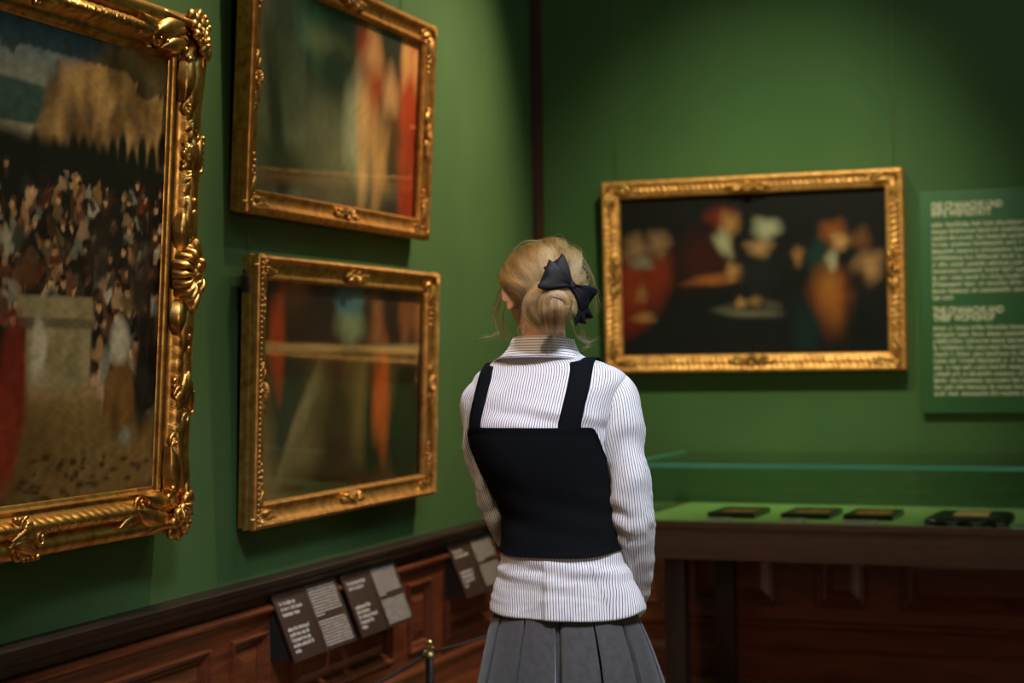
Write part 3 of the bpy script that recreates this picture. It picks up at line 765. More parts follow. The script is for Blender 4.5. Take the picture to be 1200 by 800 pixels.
# ======================= woman seen from behind =======================
PD = 4.35; PLAT = .1196
POS = CAM + F0 * PD + R0 * PLAT
def PP(px, py, yl=0.):
    zc = PD + yl; x = ((px - 600) - ROLL * (py - 400)) / FPX * zc - PLAT
    return (x, yl, 1.4 + zc * (420 - ROLL * (px - 600) - py) / FPX)
TPHI = radians(-22)
EX = np.array([cos(TPHI), sin(TPHI)]); EY = np.array([-sin(TPHI), cos(TPHI)])
rows = [(397, 636, 34, .060), (409, 636, 38, .063), (418, 634, 46, .066), (427, 641, 65, .072), (440, 643, 84, .082), (465, 640, 86, .100), (500, 634, 80, .110), (540, 638, 74, .108), (575, 648, 67, .100), (605, 656, 63, .094), (640, 657.5, 66, .098), (680, 661, 76, .107), (720, 664.5, 87, .118), (800, 667, 96, .125)]
zr, cxr, ar, br = [], [], [], []
for py, cx_, hw, bb_ in rows:
    p = PP(cx_, py); h = hw / FPX * PD
    zr.append(p[2]); cxr.append(p[0]); br.append(bb_); ar.append(sqrt(h * h - (bb_ * sin(TPHI)) ** 2) / cos(TPHI))
f_c, f_a, f_b = cr(zr, cxr), cr(zr, ar), cr(zr, br)
f_cy = cr([.5, .9, 1.2, 1.35, 1.45], [.0, .0, .0, .004, .012])
f_n = cr([.7, 1.0, 1.25, 1.36, 1.45], [2.1, 2.2, 2.5, 2.3, 2.0])
def torso(th, z, off=0.):
    a, bb_, n = f_a(z) + off, f_b(z) + off, f_n(z)
    c, s = cos(th), sin(th)
    if s > 0: bb_ = bb_ * (1 + .12 * g(z - 1.2, .1))
    x = a * abs(c) ** (2 / n) * (1 if c > 0 else -1); y = bb_ * abs(s) ** (2 / n) * (1 if s > 0 else -1)
    q = np.array([f_c(z), f_cy(z)]) + x * EX + y * EY
    return (q[0], q[1], z)
def nz3(x, y, z): return mnoise.noise(Vector((x, y, z)))

# --- body: separate lofts fused into one continuous skin
def hand(mb, W, D, Nn, side, curl):
    W, D, Nn = Vector(W), Vector(D).normalized(), Vector(Nn); Nn = (Nn - D * Nn.dot(D)).normalized(); S = D.cross(Nn) * side
    mb.tube([W - D * .03, W, W + D * .03, W + D * .06, W + D * .088], [.024, .023, .024, .023, .016], 12)
    for k in (-1.2, 0, 1.2): mb.tube([W + D * .02 + S * .010 * k, W + D * .085 + S * .015 * k], [.014, .0125], 10)
    for k, (ln, off) in enumerate(((.068, -.029), (.078, -.0095), (.073, .0095), (.057, .028))):
        p = W + D * (.085 - .004 * abs(k - 1.4)) + S * off; an = .35; pts = [p - D * .02, p]; rad = [.0098, .0096]
        for j, fr_ in enumerate((.45, .31, .24)):
            an += curl * (.55 + .1 * j); d = D * cos(an) + Nn * sin(an) + S * off * .6
            p = p + d.normalized() * ln * fr_; pts.append(p); rad.append(.0090 - .0010 * j)
        mb.tube(pts, rad, 10); mb.ellipsoid(p, (.0072,) * 3, None, 8, 6)
    p = W + D * .025 - S * .022; d = (D * .55 - S * .75 + Nn * .35).normalized(); p2 = p + d * .038; d2 = (D * .85 - S * .25 + Nn * .45).normalized(); p3_ = p2 + d2 * .032; p4_ = p3_ + (d2 + Nn * .4).normalized() * .022
    mb.tube([p - d * .01, p, p2, p3_, p4_], [.014, .0135, .0105, .0098, .0075], 10); mb.ellipsoid(p4_, (.0076,) * 3, None, 8, 6)
R_ARM = [(712, 450, -.035, .046), (724, 468, -.055, .057), (728, 500, -.062, .0555), (733, 540, -.066, .053), (738.5, 575, -.064, .0530), (741, 606, -.052, .0565), (744, 640, -.02, .048), (746, 672, .03, .041), (741, 704, .085, .037), (726, 735, .145, .034)]
L_ARM = [(572, 452, .045, .036), (562, 470, .060, .046), (562, 505, .066, .0455), (568, 540, .070, .0435), (577, 575, .076, .0430), (588, 608, .09, .0425), (606, 640, .125, .041), (632, 675, .175, .038), (662, 712, .225, .034)]
def arm_pts(A, n): return smooth_path([PP(px, py, yl) + (r,) for px, py, yl, r in A], n)
mb = MB()
mb.grid([[torso(2 * pi * k / 40, z, -.014 - .030 * sst(.95, .80, z)) for k in range(40)] for z in np.linspace(.74, 1.40, 34)], cv=True)
n0 = len(mb.v); mb.f.append(tuple(range(39, -1, -1))); mb.f.append(tuple(range(n0 - 40, n0)))
for A in (R_ARM, L_ARM):
    q = arm_pts(A, 26); mb.tube([p[:3] for p in q], [min(p[3] * .80, .044 - .0008 * i) for i, p in enumerate(q)], 14)
rw, lw_ = Vector(arm_pts(R_ARM, 26)[-1][:3]), Vector(arm_pts(L_ARM, 26)[-1][:3])
hand(mb, rw + Vector((-.012, .012, -.02)), (-.75, .22, -.62), (-.3, -.8, .2), 1, 1.0)
hand(mb, lw_ + Vector((.02, .012, -.018)), (.80, .10, -.58), (.3, -.8, .2), -1, 1.0)
for s in (1, -1):
    hx = .075 * s
    def LP(x, y, z): q = x * EX + y * EY; return (q[0] + .02, q[1], z)
    mb.tube([LP(hx, 0, .84), LP(hx * 1.05, .0, .66), LP(hx, .012, .49), LP(hx, .0, .45), LP(hx, -.012, .34), LP(hx, -.005, .2), LP(hx, -.005, .09), LP(hx, .0, .05)], [.086, .078, .058, .053, .054, .043, .034, .036], 18)
    mb.tube([LP(hx, -.035, .045), LP(hx, .02, .052), LP(hx * 1.1, .09, .04), LP(hx * 1.15, .15, .026)], [.030, .036, .033, .020], 14)
# neck and head
HC = Vector(PP(630.5, 344, .030)); HC.z = 1.564
HROT = Euler((radians(-9), radians(2), radians(17)), 'XYZ').to_matrix()
nb_ = PP(640, 430, .02); nt = HC + HROT @ Vector((0, -.022, -.045))
mb.tube([nb_, tuple(Vector(nb_).lerp(nt, .5) + Vector((0, -.004, 0))), tuple(nt), tuple(nt + Vector((0, .01, .05)))], [.064, .056, .057, .05], 24)
def headfn(d, p):
    x, y, z = p
    t = max(0, -d.z)
    x *= 1 - .30 * t ** 1.3 * (.6 + .4 * (d.y > 0)); 
    if d.y > 0: y *= 1 - .06 * (1 - abs(d.z)); z *= 1 + .05 * t
    if d.y < 0: y *= 1 - .30 * t ** 1.5; z *= 1 - .22 * t
    if d.y > .1:
        fx, fz = x, z
        y += .024 * exp(-(fx / .011) ** 2) * exp(-((fz + .028) / .020) ** 2) + .010 * exp(-(fx / .009) ** 2) * exp(-((fz - .0) / .022) ** 2)
        y -= .012 * (exp(-((fx - .032) / .017) ** 2) + exp(-((fx + .032) / .017) ** 2)) * exp(-((fz - .005) / .014) ** 2)
        y += .006 * (exp(-((abs(fx) - .032) / .012) ** 2)) * exp(-((fz - .004) / .008) ** 2)
        y += .007 * exp(-(fx / .022) ** 2) * (exp(-((fz + .058) / .006) ** 2) + exp(-((fz + .070) / .006) ** 2))
        y += .010 * exp(-(fx / .024) ** 2) * exp(-((fz + .100) / .018) ** 2)
        y += .005 * (exp(-((abs(fx) - .045) / .018) ** 2)) * exp(-((fz + .03) / .022) ** 2)
        y += .004 * exp(-((fz - .026) / .008) ** 2) * exp(-((abs(fx) - .03) / .02) ** 2)
    return (x, y, z)
mb.ellipsoid(HC, (.079, .096, .116), HROT, 64, 48, headfn)
def ear(s):
    c = HC + HROT @ Vector((s * .081, -.020, -.014)); Rr = HROT @ Euler((radians(-10), 0, s * radians(-52)), 'XYZ').to_matrix()
    mb.ellipsoid(c, (.007, .019, .033), Rr, 14, 10)
    for pts, r in (([(s * .008, .018 * cos(t) - .002, .030 * sin(t) + .004) for t in np.linspace(-.5, pi + .9, 16)], .0046), ([(s * .006, .008 * cos(t) - .001, .016 * sin(t)) for t in np.linspace(0, pi, 9)], .0034)):
        mb.tube([tuple(c + Rr @ Vector(p)) for p in pts], r, 8)
    mb.ellipsoid(c + Rr @ Vector((s * .003, .006, -.027)), (.0055, .008, .010), Rr, 10, 8)
ear(1); ear(-1)
M_skin = mat('skin', (.72, .45, .33), .5, spec=.35)
bsdf(M_skin).inputs['Subsurface Weight'].default_value = .3; bsdf(M_skin).inputs['Subsurface Radius'].default_value = (.010, .004, .002)
noise_color(M_skin, (.68, .40, .28), (.76, .49, .37), 18, 3)
raw = mb.build('person', M_skin)
md = raw.modifiers.new('r', 'REMESH'); md.mode = 'VOXEL'; md.voxel_size = .0042; md.use_smooth_shade = True
sm = raw.modifiers.new('s', 'SMOOTH'); sm.factor = .5; sm.iterations = 1
dg = bpy.context.evaluated_depsgraph_get(); me = bpy.data.meshes.new_from_object(raw.evaluated_get(dg))
bpy.data.objects.remove(raw)
me.name = 'person'; me.polygons.foreach_set('use_smooth', [True] * len(me.polygons))
if not me.materials: me.materials.append(M_skin)
person = link(bpy.data.objects.new('person', me))
person.location = POS * np.array([1, 1, 0]); person.rotation_euler = (0, 0, YAW)
tag(person, 'blonde woman from behind in striped shirt, black knit top and grey pleated skirt', 'person')

# --- face details
M_eye = mat('eye_white', (.75, .72, .70), .25); M_iris = mat('grey_blue_iris', (.05, .07, .09), .2); M_lip = mat('lips', (.55, .20, .17), .45); M_brow = mat('brow_hair', (.20, .11, .05), .8)
for s in (1, -1):
    c = HC + HROT @ Vector((s * .031, .0775, .004)); b = MB(); b.ellipsoid(c, (.0125, .0085, .0075), HROT, 16, 10); e_ = b.build('eye', M_eye, person)
    b = MB(); b.ellipsoid(c + HROT @ Vector((0, .0065, 0)), (.0055, .0026, .0055), HROT, 14, 8); b.build('iris', M_iris, e_)
    b = MB(); b.tube([tuple(HC + HROT @ Vector((s * (.016 + .032 * t), .0925 - .016 * t * t - .004, .024 + .008 * sin(pi * t * .8)))) for t in np.linspace(0, 1, 9)], [.0018, .0026, .003, .003, .003, .0028, .0024, .002, .0012], 8); b.build('eyebrow', M_brow, person)
b = MB()
for dz, h in ((-.058, .0042), (-.066, .0052)):
    b.tube([tuple(HC + HROT @ Vector((.022 * u, .0955 - .010 * u * u, dz + .0015 * abs(u)))) for u in np.linspace(-1, 1, 13)], [h * sqrt(max(.05, 1 - u * u)) for u in np.linspace(-1, 1, 13)], 10)
b.build('lips', M_lip, person)

# --- shirt
def stripe_mat(name, horiz=False):
    m = mat(name, (.7, .7, .72), .8, spec=.2, sheen=.15)
    uv = N(m, 'ShaderNodeUVMap'); uv.uv_map = 'UVMap'; sp = N(m, 'ShaderNodeSeparateXYZ'); L(m, uv.outputs[0], sp.inputs[0])
    dv = N(m, 'ShaderNodeMath', operation='DIVIDE'); dv.inputs[1].default_value = .0068; L(m, sp.outputs[1 if horiz else 0], dv.inputs[0])
    fr_ = N(m, 'ShaderNodeMath', operation='FRACT'); L(m, dv.outputs[0], fr_.inputs[0])
    lt = N(m, 'ShaderNodeMath', operation='LESS_THAN'); lt.inputs[1].default_value = .25; L(m, fr_.outputs[0], lt.inputs[0])
    mx = N(m, 'ShaderNodeMix', data_type='RGBA'); mx.inputs[6].default_value = (.72, .71, .76, 1); mx.inputs[7].default_value = (.045, .040, .055, 1)
    L(m, lt.outputs[0], mx.inputs[0]); L(m, mx.outputs[2], bsdf(m).inputs['Base Color'])
    bump(m, 900, .12, .0004)
    return m
M_shirt = stripe_mat('striped_cotton'); M_collar = stripe_mat('striped_cotton_across', True)
def wr(x, z, y=0):
    """fabric creases: sharp ridges from folded noise"""
    a = 1 - abs(nz3(x * 9, z * 16, y)) * 2.2; c = 1 - abs(nz3(x * 5 + 9, z * 24 + x * 12, y + 4)) * 2.4
    return .5 * max(0, a) ** 3 + .5 * max(0, c) ** 4
b = MB(); G = []; UV = []
NT = 200
Z_h = PP(660, 717)[2]
zs = list(np.linspace(1.447, .93, 70)) + list(np.linspace(.92, 0, 34) * 0 + np.linspace(.922, Z_h, 34))
for i, z in enumerate(zs):
    row, uvr = [], []
    for k in range(NT):
        th = 2 * pi * k / NT; back = th + pi / 2
        psi = math.atan2(sin(back), cos(back))           # 0 at the spine
        fl = sst(.93, Z_h, z)
        zz = z
        if z < .93:                                         # curved tail hem
            sd = sst(.7, 1.6, abs(psi))
            zz = z + fl * (.020 * sd - .004)
        p = Vector(torso(th, z, .004))
        c = Vector((f_c(z), f_cy(z), z)); nrm = (p - c); nrm.z = 0; nrm.normalize()
        x = p.x
        d = 0
        if z < .94:
            d += fl * (.005 * sin(psi * 5.3 + 1.0) + .003 * sin(psi * 11 + 2)) * .8 + .0040 * sst(0, .3, fl) * (wr(x * .9 + z, z * .9 - x * .5, 2) - .2)
            d += .007 * sst(0, .3, fl) * (sst(-.02, .0, psi + .05) - .5) * g(psi + .05, .45) + .003 * sst(0, .3, fl) * (sst(-.03, .03, psi - .62 - .25 * fl) - .5) * g(psi - .7, .35)     # pressed pleat left of the spine
            d += .007 * fl * sst(1.0, 1.5, psi) * g(psi - 1.45, .5)
            d += .0025 * sin(z * 130 + x * 22) * g(z - .87, .05)
        else:
            d += .0034 * (wr(x * .8, z) - .15) * sst(1.40, 1.30, z)
            d += .006 * g(z - 1.255, .028) * (nz3(x * 14, z * 25, 1) + .2) + .005 * sin(z * 95 + x * 18) * g(z - 1.25, .03) * g(x - .0, .14)
            d += .0025 * sin(z * 60 - x * 30) * g(z - 1.33, .05)
        p = p + nrm * d; p.z = zz
        row.append(tuple(p)); uvr.append((psi * .150, z))
    G.append(row + [row[0]]); UV.append(uvr + [(uvr[-1][0] + .0047, z)])
# unwrap the seam at the front: shift so that it lies at the buttons
kf = next(k for k in range(NT) if 2 * pi * k / NT >= pi / 2)
G2, UV2 = [], []
for row, uvr in zip(G, UV):
    r_ = row[:NT]; idx = [(kf + k) % NT for k in range(NT)]
    G2.append([r_[k] for k in idx] + [r_[kf]])
    pts = G2[-1]; z_ = uvr[0][1]
    ref = [torso(pi / 2 + 2 * pi * k / NT, z_, .004) for k in range(NT + 1)]
    al = [0.]
    for k in range(NT): al.append(al[-1] + math.hypot(ref[k + 1][0] - ref[k][0], ref[k + 1][1] - ref[k][1]))
    mid = al[NT // 2]
    UV2.append([(a_ - mid + .0024, z_) for a_ in al])
b.grid(G2, uv=UV2)
blouse = b.build('blouse', M_shirt, person)
s2 = blouse.modifiers.new('s', 'SOLIDIFY'); s2.thickness = .0016; s2.offset = -1
def sleeve(A, seed, sgn):
    q = arm_pts(A, 74); G, UV = [], []; acc = 0; P = [Vector(p[:3]) for p in q]
    u = Vector((0, -1, 0)); m = 64; n = len(P)
    for i in range(n):
        t = (P[min(i + 1, n - 1)] - P[max(i - 1, 0)]).normalized(); u = (u - t * u.dot(t)).normalized(); w = t.cross(u)
        if i: acc += (P[i] - P[i - 1]).length
        row, uvr = [], []
        s = i / (n - 1)
        for k in range(m + 1):
            an = 2 * pi * k / m; dr = u * cos(an) + w * sin(an)
            r = q[i][3]
            el = g(s - .55, .10); ti = g(s - .30, .22)
            d = .0035 * (wr(an * .10 + seed, acc * 1.0, seed) - .2) * (.5 + .8 * sst(.1, .4, s))
            ph = acc * 120 + 2.2 * cos(an + seed) + 1.5 * nz3(an * .8, acc * 6, seed)
            d += el * .0120 * (abs(sin(ph * .5)) ** .7 - .6) * (.55 + .45 * cos(an - 1.2 * sgn))
            d += .0055 * ti * sin(acc * 48 + 3 * cos(an + .6) + 2 * nz3(cos(an) * 1.5, acc * 7, seed + 2)) + .0035 * sst(.6, .95, s) * sin(acc * 110 + 2 * cos(an))
            d += .006 * g(s, .05) * 0
            row.append(tuple(P[i] + dr * (r + d))); uvr.append((an * .053, acc))
        G.append(row); UV.append(uvr)
    b = MB(); b.grid(G, uv=UV); o = b.build('sleeve', M_shirt, blouse)
    # cuff
    e0, e1 = P[-4], P[-1]; t = (e1 - e0).normalized(); cf = MB(); R_ = q[-1][3]; u = (u - t * u.dot(t)).normalized(); w = t.cross(u)
    rings = []; uvs = []
    for dd, rr in ((-.018, R_ * .92), (-.018, R_ * 1.02), (.028, R_ * 1.0), (.028, R_ * .92)):
        rings.append([tuple(e1 + t * dd + (u * cos(2 * pi * k / 40) + w * sin(2 * pi * k / 40)) * rr) for k in range(41)]); uvs.append([(2 * pi * k / 40 * .034, dd) for k in range(41)])
    cf.grid(rings, uv=uvs); cf.build('cuff', M_shirt, blouse)
sleeve(R_ARM, 3.1, 1); sleeve(L_ARM, 8.7, -1)
# collar: stand and fall
b = MB(); G, UV = [], []
NC = 72
cz_t, cz_b = PP(635, 396)[2], PP(635, 418)[2]
for j, (t, off) in enumerate(((0., -.004), (-.10, .0), (-.10, .004), (0.02, .008), (.25, .010), (.5, .013), (.75, .017), (1.0, .022), (1.02, .019), (.9, .012))):
    row, uvr = [], []
    for k in range(NC + 1):
        th = pi / 2 + .18 + (2 * pi - .36) * k / NC; bk = (1 - sin(th)) / 2
        z = cz_t + (cz_b - cz_t) * t
        zz = z - .026 * (1 - bk) ** 1.5 - (.012 * (1 - bk) if t > .5 else 0)
        p = torso(th, max(min(z, 1.445), 1.40) , off - .002)
        row.append((p[0], p[1] + .004 * (1 - bk), zz)); uvr.append((k * .004, z + .0024))
    G.append(row); UV.append(uvr)
b.grid(G, uv=UV); b.build('collar', M_collar, blouse)

# --- knitted bustier with two wide straps
M_knit = mat('black_knit', (.0042, .0050, .0068), .95, spec=.08)
bump(M_knit, 700, .25, .0006, 'Object', (1, 1, .25))
ZV0 = PP(650, 648)[2]; ZV1 = PP(630, 499)[2]
def vtop(psi): return ZV1 - .085 * sst(.92, 1.5, abs(psi)) + .092 * sst(2.0, 2.7, abs(psi))
def vbot(psi): return ZV0 + .014 * sst(.5, 1.5, abs(psi))
b = MB(); G = []
NVZ = 40
for off, order in ((.004, 1), (.012, 0)):
    pass
layers = [(0.0, .003)] + [(i / NVZ, .0115) for i in range(NVZ + 1)] + [(1.0, .003), (.96, .002)]
for t, off in layers:
    row = []
    for k in range(160):
        th = 2 * pi * k / 160; psi = math.atan2(sin(th + pi / 2), cos(th + pi / 2))
        z = vbot(psi) + (vtop(psi) - vbot(psi)) * t
        o_ = off
        if off > .01:
            o_ += .002 * (t > .965) + .0012 * (t < .03) - .0012 * g(t - .955, .012) + .0022 * nz3(psi * 2.5, z * 9, 5) + .0018 * sin(z * 70 + psi * 3) * g(z - 1.0, .07)
        row.append(torso(th, z, o_))
    G.append(row)
b.grid(G, cv=True); vest = b.build('knitted_bustier', M_knit, person, True, None, 60)
def strap(s0, wd):
    pts = []
    def lat(z, s):       # angle on the back where the lateral offset is s
        a, n = f_a(z) + .012, f_n(z); c = abs(s) / a
        return None if c >= .985 else c ** (n / 2)
    G = []
    for side in (-1, 1):
        zl = np.linspace(ZV1 - .012, 1.42, 60); seq = []
        for z in zl:
            shift = 1 + .10 * (z - ZV1) / .16 * 0
            ok = True; row = []
            for e in (-.5, -.25, 0, .25, .5):
                s = s0 * shift + e * wd; c = lat(z, s0 + .5 * wd * (1 if s0 > 0 else -1))
                if c is None: ok = False; break
                cc = lat(z, s); th = math.acos(min(1, cc)); th = th if s > 0 else pi - th
                th = th if side > 0 else -th
                row.append(torso(th, z, .0105))
            if ok: seq.append(row)
        if side > 0:
            b0, b1 = G[-1], seq[-1]
            for q in range(1, 8):
                t = q / 8; G.append([tuple(Vector(b0[j]).lerp(Vector(b1[j]), t) + Vector((0, 0, .013 * sin(pi * t)))) for j in range(5)])
        G = G + seq if side < 0 else G + seq[::-1]
    n = len(G); P3 = []
    for j in range(5):
        pp = [Vector(G[i][j]) for i in range(n)]
        for _ in range(6): pp = [pp[0]] + [(pp[i - 1] + pp[i] * 2 + pp[i + 1]) / 4 for i in range(1, n - 1)] + [pp[-1]]
        P3.append(pp)
    G = [[tuple(P3[j][i]) for j in range(5)] for i in range(n)]
    b = MB(); b.grid(G); o = b.build('strap', M_knit, vest)
    sd = o.modifiers.new('s', 'SOLIDIFY'); sd.thickness = .004; sd.offset = 0
strap(.116, .054); strap(-.148, .040)

# --- pleated skirt
M_skirt = mat('grey_suiting', (.052, .052, .056), .75, spec=.25, sheen=.25)
noise_color(M_skirt, (.046, .046, .050), (.060, .060, .064), 50, 4); bump(M_skirt, 800, .12, .0004)
sk = [(655, 660, 54, .080), (690, 663, 66, .092), (705, 662, 75, .104), (722, 662, 85, .119), (760, 665, 98, .145), (800, 667, 109, .170), (860, 668, 122, .195), (900, 668, 130, .205)]
fz = [PP(c_, y_)[2] for y_, c_, _, _ in sk]; sc_, sb_ = cr(fz, [PP(c_, y_)[0] for y_, c_, _, _ in sk]), cr(fz, [q_ for _, _, _, q_ in sk])
sa_ = cr(fz, [sqrt((h_ / FPX * PD) ** 2 - (q_ * sin(TPHI)) ** 2) / cos(TPHI) for _, _, h_, q_ in sk])
b = MB(); G = []; NP = 13; SUB = 50
for i in range(60):
    t = i / 59; z = fz[0] + (fz[-1] - fz[0]) * t; row = []; dp_ = .003 + .045 * sst(.05, .9, t)
    for k in range(NP * SUB + 1):
        q = k / SUB - .10; ph = q - math.floor(q); base = math.floor(q); jit = .10 * sin(base * 2.7)
        if ph < .80: w_, r_ = ph / .80 * .85, -.05 + .05 * sin(pi * ph / .80)
        elif ph < .84: w_, r_ = .85 - (ph - .80) / .04 * .05, -.05 - .95 * (ph - .80) / .04
        elif ph < .96: w_, r_ = .80 + (ph - .84) / .12 * .20, -1.0
        else: w_, r_ = 1.0, -1.0 + .95 * (ph - .96) / .04
        th = 2 * pi * (base + w_ + .10 + jit * .3) / NP
        wv = 1 + .022 * sst(.1, 1, t) * sin(th * 3 + 1)
        rr = dp_ * r_
        e1 = (sa_(z) * wv + rr) * cos(th); e2 = (sb_(z) * wv + rr) * sin(th)
        q2 = EX * e1 + EY * e2
        row.append((sc_(z) + q2[0], .006 + q2[1], z))
    G.append(row)
b.grid(G); skirt = b.build('pleated_skirt', M_skirt, person, True, None, 55)
s2 = skirt.modifiers.new('s', 'SOLIDIFY'); s2.thickness = .002; s2.offset = -1

# --- shoes
M_shoe = mat('black_leather', (.012, .012, .012), .3)
for s in (1, -1):
    hx = .075 * s
    def LP(x, y, z): q = x * EX + y * EY; return (q[0] + .02, q[1], z)
    b = MB(); rings = []
    for t in np.linspace(0, 1, 18):
        y = -.075 + .255 * t; wd = .030 + .018 * sin(pi * min(1, t * .9 + .1)) - (.012 * sst(.8, 1, t)); hh = .075 - .035 * sst(.2, .8, t) - .012 * sst(.85, 1, t)
        if t == 0 or t == 1: wd *= .4; hh *= .7
        rings.append([LP(hx * (1 + .15 * t) + wd * cos(a), y, max(.004, .012 + (hh * sin(a) if sin(a) > 0 else .010 * sin(a)))) for a in np.linspace(0, 2 * pi, 18, endpoint=False)])
    b.grid(rings, cv=True); b.f.append(tuple(range(17, -1, -1))); b.f.append(tuple(17 * 18 + k for k in range(18)))
    b.box(0, 0.0001, 0, .0001, 0, .0001); b.build('shoe', M_shoe, person)

# --- hair
def hair_mat(name, col, rough=.32):
    m = bpy.data.materials.new(name); m.use_nodes = True; nt = m.node_tree; nt.nodes.clear()
    out = N(m, 'ShaderNodeOutputMaterial'); h = N(m, 'ShaderNodeBsdfHairPrincipled'); h.parametrization = 'COLOR'
    h.inputs['Roughness'].default_value = rough; h.inputs['Radial Roughness'].default_value = .45
    hi = N(m, 'ShaderNodeAttribute'); hi.attribute_name = 'tone'; crm = N(m, 'ShaderNodeValToRGB'); e = crm.color_ramp.elements
    e[0].color = (*[c * .15 for c in col], 1); e[1].color = (*[min(.95, c * 1.3) for c in col], 1); e[0].position = 0; e[1].position = .9
    L(m, hi.outputs['Fac'], crm.inputs[0]); L(m, crm.outputs[0], h.inputs['Color']); L(m, h.outputs[0], out.inputs[0])
    return m
M_hair = hair_mat('blonde_hair', (.50, .262, .098))
M_cap = mat('hair_under_layer', (.25, .14, .06), .6); noise_color(M_cap, (.16, .085, .035), (.30, .17, .075), 30, 4, 'Object', (1, 1, .3))
def hthick(d):
    """thickness of hair over the skull along direction d (head frame)"""
    up = sst(-.55, .25, d.z)
    return .006 + up * (.012 + .017 * sst(.0, .9, d.x) + .002 * sst(.3, .9, d.z) + .008 * (1 - abs(d.y)) * sst(.9, .2, d.z)) + .010 * sst(-.2, -.9, d.y) * up
def skull(d):
    p = Vector((d.x * .079, d.y * .096, d.z * .116)); return Vector(headfn(d, p)) if d.y < .1 else p
def hsurf(d, k=1., ex=0.): return HC + HROT @ (skull(d) + d * (hthick(d) * k + ex))
def in_hair(d):
    if d.y > .45 and d.z < .62 + .3 * (d.y - .45): return False
    if d.y > .12 and d.z < .25: return False
    if d.y > -.42 and d.z < .03 + .10 * (d.y + .42): return False
    if d.y > -.75 and d.z < -.12 - .35 * (-d.y - .42): return False
    return d.z > -.50
# under layer
b = MB(); nu_, nv_ = 72, 40; idm = {}; keep = []
for i in range(nv_ + 1):
    ph = -pi / 2 + pi * i / nv_
    for k in range(nu_):
        th = 2 * pi * k / nu_; d = Vector((cos(ph) * cos(th), cos(ph) * sin(th), sin(ph))); idm[i, k] = d
vs = []; vid = {}
def vi(i, k):
    k %= nu_
    if (i, k) not in vid: vid[i, k] = len(vs); vs.append(tuple(hsurf(idm[i, k], .78)))
    return vid[i, k]
fs = []
for i in range(nv_):
    for k in range(nu_):
        if all(in_hair(idm[a, c % nu_]) for a, c in ((i, k), (i + 1, k), (i, k + 1), (i + 1, k + 1))): fs.append((vi(i, k), vi(i, k + 1), vi(i + 1, k + 1), vi(i + 1, k)))
b.add(vs, fs)
BC = Vector(PP(649, 359, -.104)); BR = Vector((.061, .046, .061))
b.ellipsoid(BC, tuple(BR * .86), None, 24, 16)
hair = b.build('hair', M_cap, person)
R2 = random.Random(11)
def curves_obj(name, strands, r0, m, tone=None):
    hc = bpy.data.hair_curves.new(name); n = len(strands[0])
    hc.add_curves([n] * len(strands))
    pos = np.array(strands, dtype=np.float32).reshape(-1)
    hc.position_data.foreach_set('vector', pos)
    rad = np.tile(np.array([r0 * (1 if i < n * .75 else 1 - .85 * (i - n * .75) / (n * .25)) for i in range(n)], dtype=np.float32), len(strands))
    at = hc.attributes.get('radius') or hc.attributes.new('radius', 'FLOAT', 'POINT'); at.data.foreach_set('value', rad)
    tn = hc.attributes.new('tone', 'FLOAT', 'CURVE'); tn.data.foreach_set('value', np.array(tone if tone is not None else [R2.random() for _ in strands], dtype=np.float32))
    hc.materials.append(m)
    o = link(bpy.data.objects.new(name, hc), hair); o['kind'] = 'stuff'; return o
dB = (HROT.inverted() @ (BC - HC)).normalized()
def slerp(a, c, t):
    w = math.acos(max(-1, min(1, a.dot(c))))
    if w < 1e-4: return a.copy()
    return ((a * sin((1 - t) * w) + c * sin(t * w)) / sin(w)).normalized()
NS = 22; S = []; TN = []
clump = [Vector((R2.gauss(0, 1), R2.gauss(0, 1), R2.gauss(0, 1))).normalized() for _ in range(230)]
ctone = [R2.random() for _ in clump]; clift = [R2.uniform(-.30, .26) for _ in clump]
while len(S) < 11000:
    d = Vector((R2.gauss(0, 1), R2.gauss(0, 1), R2.gauss(0, 1))).normalized()
    if not in_hair(d): continue
    ci = max(range(len(clump)), key=lambda j: clump[j].dot(d)); c = clump[ci]
    dist = d.angle(c)
    lift = .90 + .16 * R2.random() + clift[ci] - .9 * dist ** 2 * 6
    tgt0 = (dB + Vector((R2.gauss(0, .06), 0, R2.gauss(0, .06)))).normalized(); cj = random.Random(ci); tgt = (dB + Vector((cj.gauss(0, .22), 0, cj.gauss(0, .22)))).normalized()
    ph = cj.random() * 6; am = cj.uniform(.002, .009); stray = R2.random() < .10; end = .93 + .07 * R2.random(); st = []
    sv = Vector((R2.gauss(0, 1), R2.gauss(0, 1), R2.gauss(0, 1))) * (.0075 if stray else .0022)
    for i in range(NS):
        t = i / (NS - 1) * end; gth = sst(0, .7, t) * (.25 if stray else .62)
        q = slerp(slerp(d, c, gth), slerp(tgt, tgt0, .3), t ** .95)
        wv = am * sin(t * 8 + ph) * sin(pi * t)
        p = hsurf(q, max(.45, lift) * (.72 + .38 * sin(pi * min(1, t * 1.1))), wv * .6) + Vector((wv, 0, wv * .7)) + sv * sin(pi * t)
        st.append(tuple(p))
    S.append(st); TN.append(min(1, max(0, .75 * ctone[ci] + .35 * R2.random() - 1.3 * dist + .10)))
curves_obj('hair_strands', S, .00032, M_hair, TN)
TN = []
